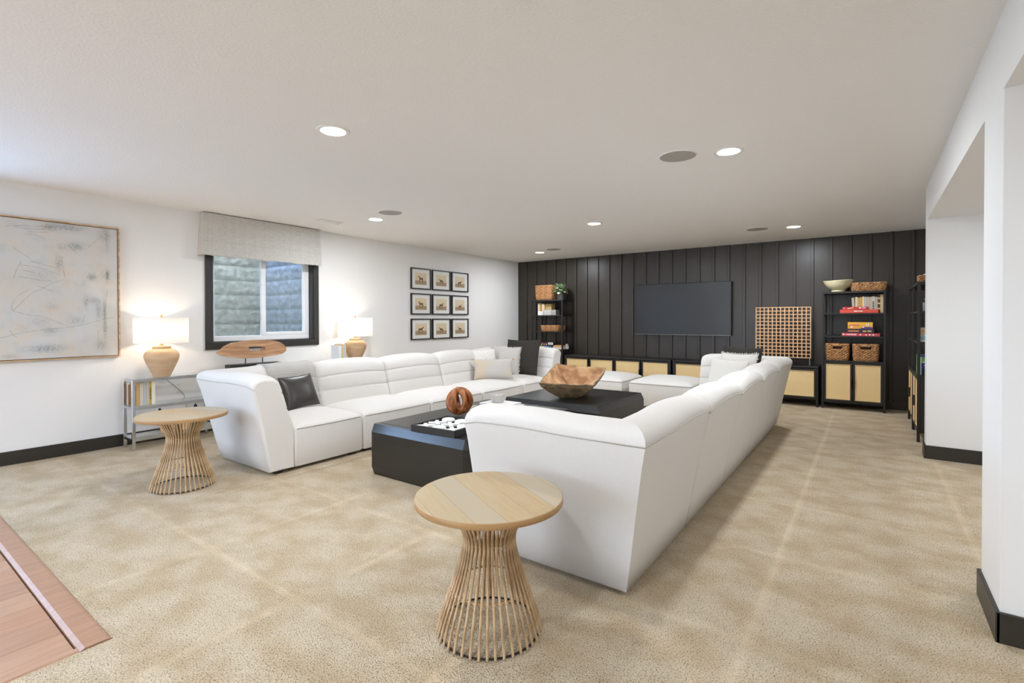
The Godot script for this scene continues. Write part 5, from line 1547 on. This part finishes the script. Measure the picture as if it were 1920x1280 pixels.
func right_case() -> void:
	var t := -PI / 2
	bookcase("tall black shelf with cane doors seen edge on in right nook, nearer of two", Vector3(0.6, 0, -6.98), t)
	bookcase("tall black shelf with cane doors seen edge on in right nook, farther of two", Vector3(0.6, 0, -7.728), t)
	basket("small woven tray on top of the shelf seen edge on at right", Vector3(0.53, 1.66, -6.85), 0.22, 0.2, 0.07, 0.0)
	var cl := thing("napkin_cloth", "crumpled white cloth in the small tray on the right nook shelf", "cloth", Vector3(0.52, 1.672, -6.85))
	var cb := B.new()
	var rings := []
	for i in 7:
		var f := i / 6.0
		var ring := PackedVector3Array()
		for k in 22:
			var a := TAU * k / 22
			var r := 0.1 * sqrt(maxf(0.02, 1.0 - f * f)) * (1.0 + 0.16 * sin(a * 5 + f * 4))
			ring.push_back(Vector3(cos(a) * r, 0.09 * f + 0.01 * sin(a * 3), sin(a) * r))
		rings.push_back(ring)
	cb.loft(rings)
	part(cl, "cloth", cb, M.fringe)
	var jr := thing("glass_jar", "clear glass jar with a lid on the top inner shelf of the right nook", "jar", Vector3(0.51, 1.355, -6.82))
	var jb := B.new()
	jb.lathe(PackedVector2Array([Vector2(0, 0), Vector2(0.05, 0), Vector2(0.055, 0.008), Vector2(0.055, 0.09), Vector2(0.035, 0.105), Vector2(0.035, 0.115), Vector2(0, 0.116)]), 24)
	part(jr, "jar", jb, M.jar_glass)
	var ld := B.new()
	ld.lathe(PackedVector2Array([Vector2(0, 0.116), Vector2(0.039, 0.116), Vector2(0.039, 0.14), Vector2(0, 0.142)]), 24)
	part(jr, "lid", ld, M.grille)
	game_box("white box with a grey wave logo on the middle shelf of the right nook", Vector3(0.5, 1.0355, -6.74), Vector3(0.17, 0.075, 0.12), 0.0, C(226, 228, 228), [[0.2, 0.35, 0.18, 0.3, C(150, 190, 200), 1], [0.05, 0.6, 0.35, 0.06, C(50, 60, 70)]], "boxes in the right nook")
	game_box("small tan box on the white box in the right nook", Vector3(0.465, 1.1115, -6.74), Vector3(0.075, 0.075, 0.1), 0.0, C(208, 178, 130), [[0.1, 0.45, 0.5, 0.1, C(160, 120, 80)]], "boxes in the right nook")
	var bg := thing("striped_bag", "small blue and white striped bag with a tan clip in the right nook", "bag", Vector3(0.545, 1.1115, -6.74))
	var bb := B.new()
	bb.loft([rrect(-0.035, 0.035, -0.03, 0.03, 0.01, 0.0), rrect(-0.04, 0.04, -0.03, 0.03, 0.012, 0.08), rrect(-0.05, 0.05, -0.012, 0.012, 0.006, 0.13)])
	part(bg, "pouch", bb, M.blue_card)
	for i in 3: part(bg, "stripe", cub(Vector3(-0.022 + 0.022 * i, 0.03, 0.0312), Vector3(0.01, 0.05, 0.004)), M.mat_board)
	part(bg, "clip", cub(Vector3(0.01, 0.14, 0), Vector3(0.04, 0.04, 0.02), 0.004), M.oak_frame)
	game_box("upright purple and green game box standing at the back of the lower nook shelf", Vector3(0.5, 0.686, -6.8), Vector3(0.19, 0.215, 0.05), 0.0, C(104, 178, 66), [[0.0, 0.0, 1.0, 0.12, C(84, 66, 150)], [0.0, 0.0, 0.05, 1.0, C(84, 66, 150)], [0.06, 0.12, 0.14, 0.88, C(232, 240, 220)], [0.6, 0.15, 0.3, 0.06, C(240, 240, 236)], [0.5, 0.24, 0.4, 0.05, C(230, 160, 140)], [0.3, 0.4, 0.05, 0.08, C(220, 230, 240), 1], [0.32, 0.6, 0.07, 0.1, C(90, 150, 190), 1]], "boxes in the right nook")
	game_box("navy and black game box with white lettering on the lower nook shelf", Vector3(0.52, 0.686, -6.7), Vector3(0.16, 0.13, 0.06), 0.0, C(44, 40, 112), [[0.0, 0.52, 1.0, 0.48, C(20, 18, 20)], [0.1, 0.14, 0.2, 0.08, C(200, 200, 220)], [0.5, 0.2, 0.3, 0.24, W2], [0.55, 0.26, 0.1, 0.05, C(44, 40, 112)], [0.15, 0.62, 0.5, 0.18, W2], [0.26, 0.62, 0.02, 0.18, C(20, 18, 20)], [0.4, 0.62, 0.02, 0.18, C(20, 18, 20)]], "boxes in the right nook")

const W2 := Color(0.95, 0.95, 0.95)

# ---------------------------------------------------------------- pillows and the throw
func pillow_shape(w: float, h: float, t: float, ear := 0.06, n := 18) -> B:
	var b := B.new()
	b.begin()
	var p := func(u: float, v: float, s: float) -> Vector3:
		var k := pow(maxf(0.0, (1.0 - pow(absf(u), 2.6)) * (1.0 - pow(absf(v), 2.6))), 0.5)
		var x := w / 2 * u * (1.0 - ear * (1.0 - v * v) * absf(u))
		var y := h / 2 * v * (1.0 - ear * (1.0 - u * u) * absf(v))
		return Vector3(x, y, s * (t / 2 * k + 0.002))
	for s in [-1.0, 1.0]:
		for i in n:
			for j in n:
				var u0 := sin((2.0 * i / n - 1.0) * PI / 2)
				var u1 := sin((2.0 * (i + 1) / n - 1.0) * PI / 2)
				var v0 := sin((2.0 * j / n - 1.0) * PI / 2)
				var v1 := sin((2.0 * (j + 1) / n - 1.0) * PI / 2)
				var q := [p.call(u0, v0, s), p.call(u1, v0, s), p.call(u1, v1, s), p.call(u0, v1, s)]
				var uvs := [Vector2(u0, v0) * 0.5 + Vector2(0.5, 0.5), Vector2(u1, v0) * 0.5 + Vector2(0.5, 0.5), Vector2(u1, v1) * 0.5 + Vector2(0.5, 0.5), Vector2(u0, v1) * 0.5 + Vector2(0.5, 0.5)]
				if s > 0:
					b.tri(q[0], q[1], q[2], b.grp, uvs[0], uvs[1], uvs[2])
					b.tri(q[0], q[2], q[3], b.grp, uvs[0], uvs[2], uvs[3])
				else:
					b.tri(q[0], q[2], q[1], b.grp, uvs[0], uvs[2], uvs[1])
					b.tri(q[0], q[3], q[2], b.grp, uvs[0], uvs[3], uvs[2])
	return b

func pillow(called: String, label: String, base: Vector3, face: float, tilt: float, roll: float, w: float, h: float, t: float, m: Material, fringe := false) -> Node3D:
	# base: middle of the lower edge; face: the way it looks, turned about y; tilt: leaning back
	var o := thing(called, label, "pillow", base)
	o.transform = Transform3D(Basis(Vector3.UP, face) * Basis(Vector3.RIGHT, -tilt) * Basis(Vector3.BACK, roll), base)
	var up := Transform3D(Basis.IDENTITY, Vector3(0, h / 2, 0))
	part(o, "cushion", pillow_shape(w, h, t), m, up)
	if fringe:
		var b := B.new()
		var per := 4 * 34
		for i in per:
			var s := i % 34 / 33.0 * 2.0 - 1.0
			var q := i / 34
			var e := 0.06 * (1.0 - s * s)
			var a := Vector3.ZERO
			var d := Vector3.ZERO
			match q:
				0: a = Vector3(w / 2 * s, h / 2 * (1 - e), 0); d = Vector3(0, 1, 0)
				1: a = Vector3(w / 2 * s, -h / 2 * (1 - e), 0); d = Vector3(0, -1, 0)
				2: a = Vector3(w / 2 * (1 - e), h / 2 * s, 0); d = Vector3(1, 0, 0)
				3: a = Vector3(-w / 2 * (1 - e), h / 2 * s, 0); d = Vector3(-1, 0, 0)
			if q == 1: d *= 0.3
			var j := Vector3(rng.randf_range(-0.4, 0.4), rng.randf_range(-0.4, 0.4), rng.randf_range(-0.5, 0.5))
			b.tube(PackedVector3Array([a, a + (d + j * 0.5) * 0.01, a + (d * 0.9 + j) * 0.02]), PackedFloat32Array([0.0035, 0.004, 0.002]), 4)
		stuff(part(o, "fringe", b, M.fringe, up))
	return o

func pillows() -> void:
	pillow("leather_pillow", "dark brown black leather lumbar pillow leaning under the grey throw", Vector3(-4.42, 0.435, -2.71), PI / 2 + 0.12, 0.42, 0.03, 0.37, 0.33, 0.11, M.leather)
	# left far corner
	pillow("dark_pillow", "tall charcoal pillow with fine ribs in the far left sofa corner", Vector3(-4.36, 0.425, -6.26), 0.2, 0.3, 0.0, 0.56, 0.56, 0.17, M.dark_rib)
	pillow("fringed_pillow", "light grey pillow with white fringe in front of the tall charcoal one", Vector3(-4.52, 0.43, -6.05), 0.45, 0.3, -0.04, 0.46, 0.44, 0.15, M.pillow_grey, true)
	pillow("patterned_pillow", "white pillow with faint tan pattern against the left sofa back", Vector3(-4.6, 0.44, -5.72), 1.15, 0.3, 0.03, 0.44, 0.4, 0.14, M.pillow_pattern)
	var lu := pillow("lumbar_pillow", "beige and grey lumbar pillow with tan corner tassels at the front of the left group", Vector3(-4.33, 0.425, -5.56), 0.72, 0.35, 0.0, 0.56, 0.3, 0.13, M.pillow_beige)
	for sx in [-1.0, 1.0]:
		var tb := B.new()
		tb.tube(PackedVector3Array([Vector3(sx * 0.275, 0.296, 0), Vector3(sx * 0.29, 0.3, 0.004), Vector3(sx * 0.298, 0.29, 0.006)]), PackedFloat32Array([0.006, 0.012, 0.009]), 7)
		part(lu, "tassel", tb, M.oak_frame)
	# right far corner
	pillow("dark_pillow", "charcoal wrinkled pillow standing highest in the far right sofa corner", Vector3(-1.28, 0.43, -6.38), -0.35, 0.22, 0.0, 0.5, 0.52, 0.16, M.dark_rib)
	pillow("fringed_pillow", "cream pillow with fringe between the charcoal and the linen one at right", Vector3(-1.3, 0.43, -6.2), -0.45, 0.3, 0.02, 0.48, 0.46, 0.15, M.pillow_linen, true)
	pillow("linen_pillow", "off white linen pillow frontmost in the far right sofa corner", Vector3(-1.36, 0.43, -6.02), -0.35, 0.32, -0.03, 0.46, 0.4, 0.15, M.pillow_linen)
	# knitted throw over the back of the near left corner module
	var th := thing("throw_blanket", "light grey ribbed knitted throw draped over the near left sofa back", "blanket", Vector3(-4.81, 0, -2.12), PI / 2)
	var prof := PackedVector2Array()
	for i in range(3, 27):
		prof.push_back(Vector2(BACK[i][0], BACK[i][1]))
	var cv := Curve2D.new()
	for p in prof: cv.add_point(p)
	var ln := cv.get_baked_length()
	var rings := []
	var n := 150
	for i in n + 1:
		var s := ln * i / n
		var q := cv.sample_baked(s, true)
		var tg := (cv.sample_baked(minf(s + 0.01, ln)) - cv.sample_baked(maxf(s - 0.01, 0))).normalized()
		var nr := Vector2(-tg.y, tg.x)
		if nr.dot(q - Vector2(-0.04, 0.5)) < 0: nr = -nr
		var off := 0.016 + 0.0035 * sin(s / 0.017 * TAU)
		var f := float(i) / n
		var xa := lerpf(0.36, 0.42, f) + 0.01 * sin(f * 9.0)
		var xb := lerpf(0.87, 0.895, f) + 0.006 * sin(f * 7.0)
		var ring := PackedVector3Array()
		for k in 9:
			var x := lerpf(xa, xb, k / 8.0)
			var o := q + nr * (off + 0.004 * sin(x * 21.0 + f * 5.0))
			ring.push_back(Vector3(x, o.y + 0.022 * clampf((o.y - 0.4) / 0.4, 0, 1) * 0.6, -o.x))
		for k in range(8, -1, -1):
			var x := lerpf(xa, xb, k / 8.0)
			var o := q + nr * 0.004
			ring.push_back(Vector3(x, o.y + 0.012 * clampf((o.y - 0.4) / 0.4, 0, 1), -o.x))
		rings.push_back(ring)
	var tb2 := B.new()
	tb2.loft(rings)
	part(th, "blanket", tb2, M.knit)
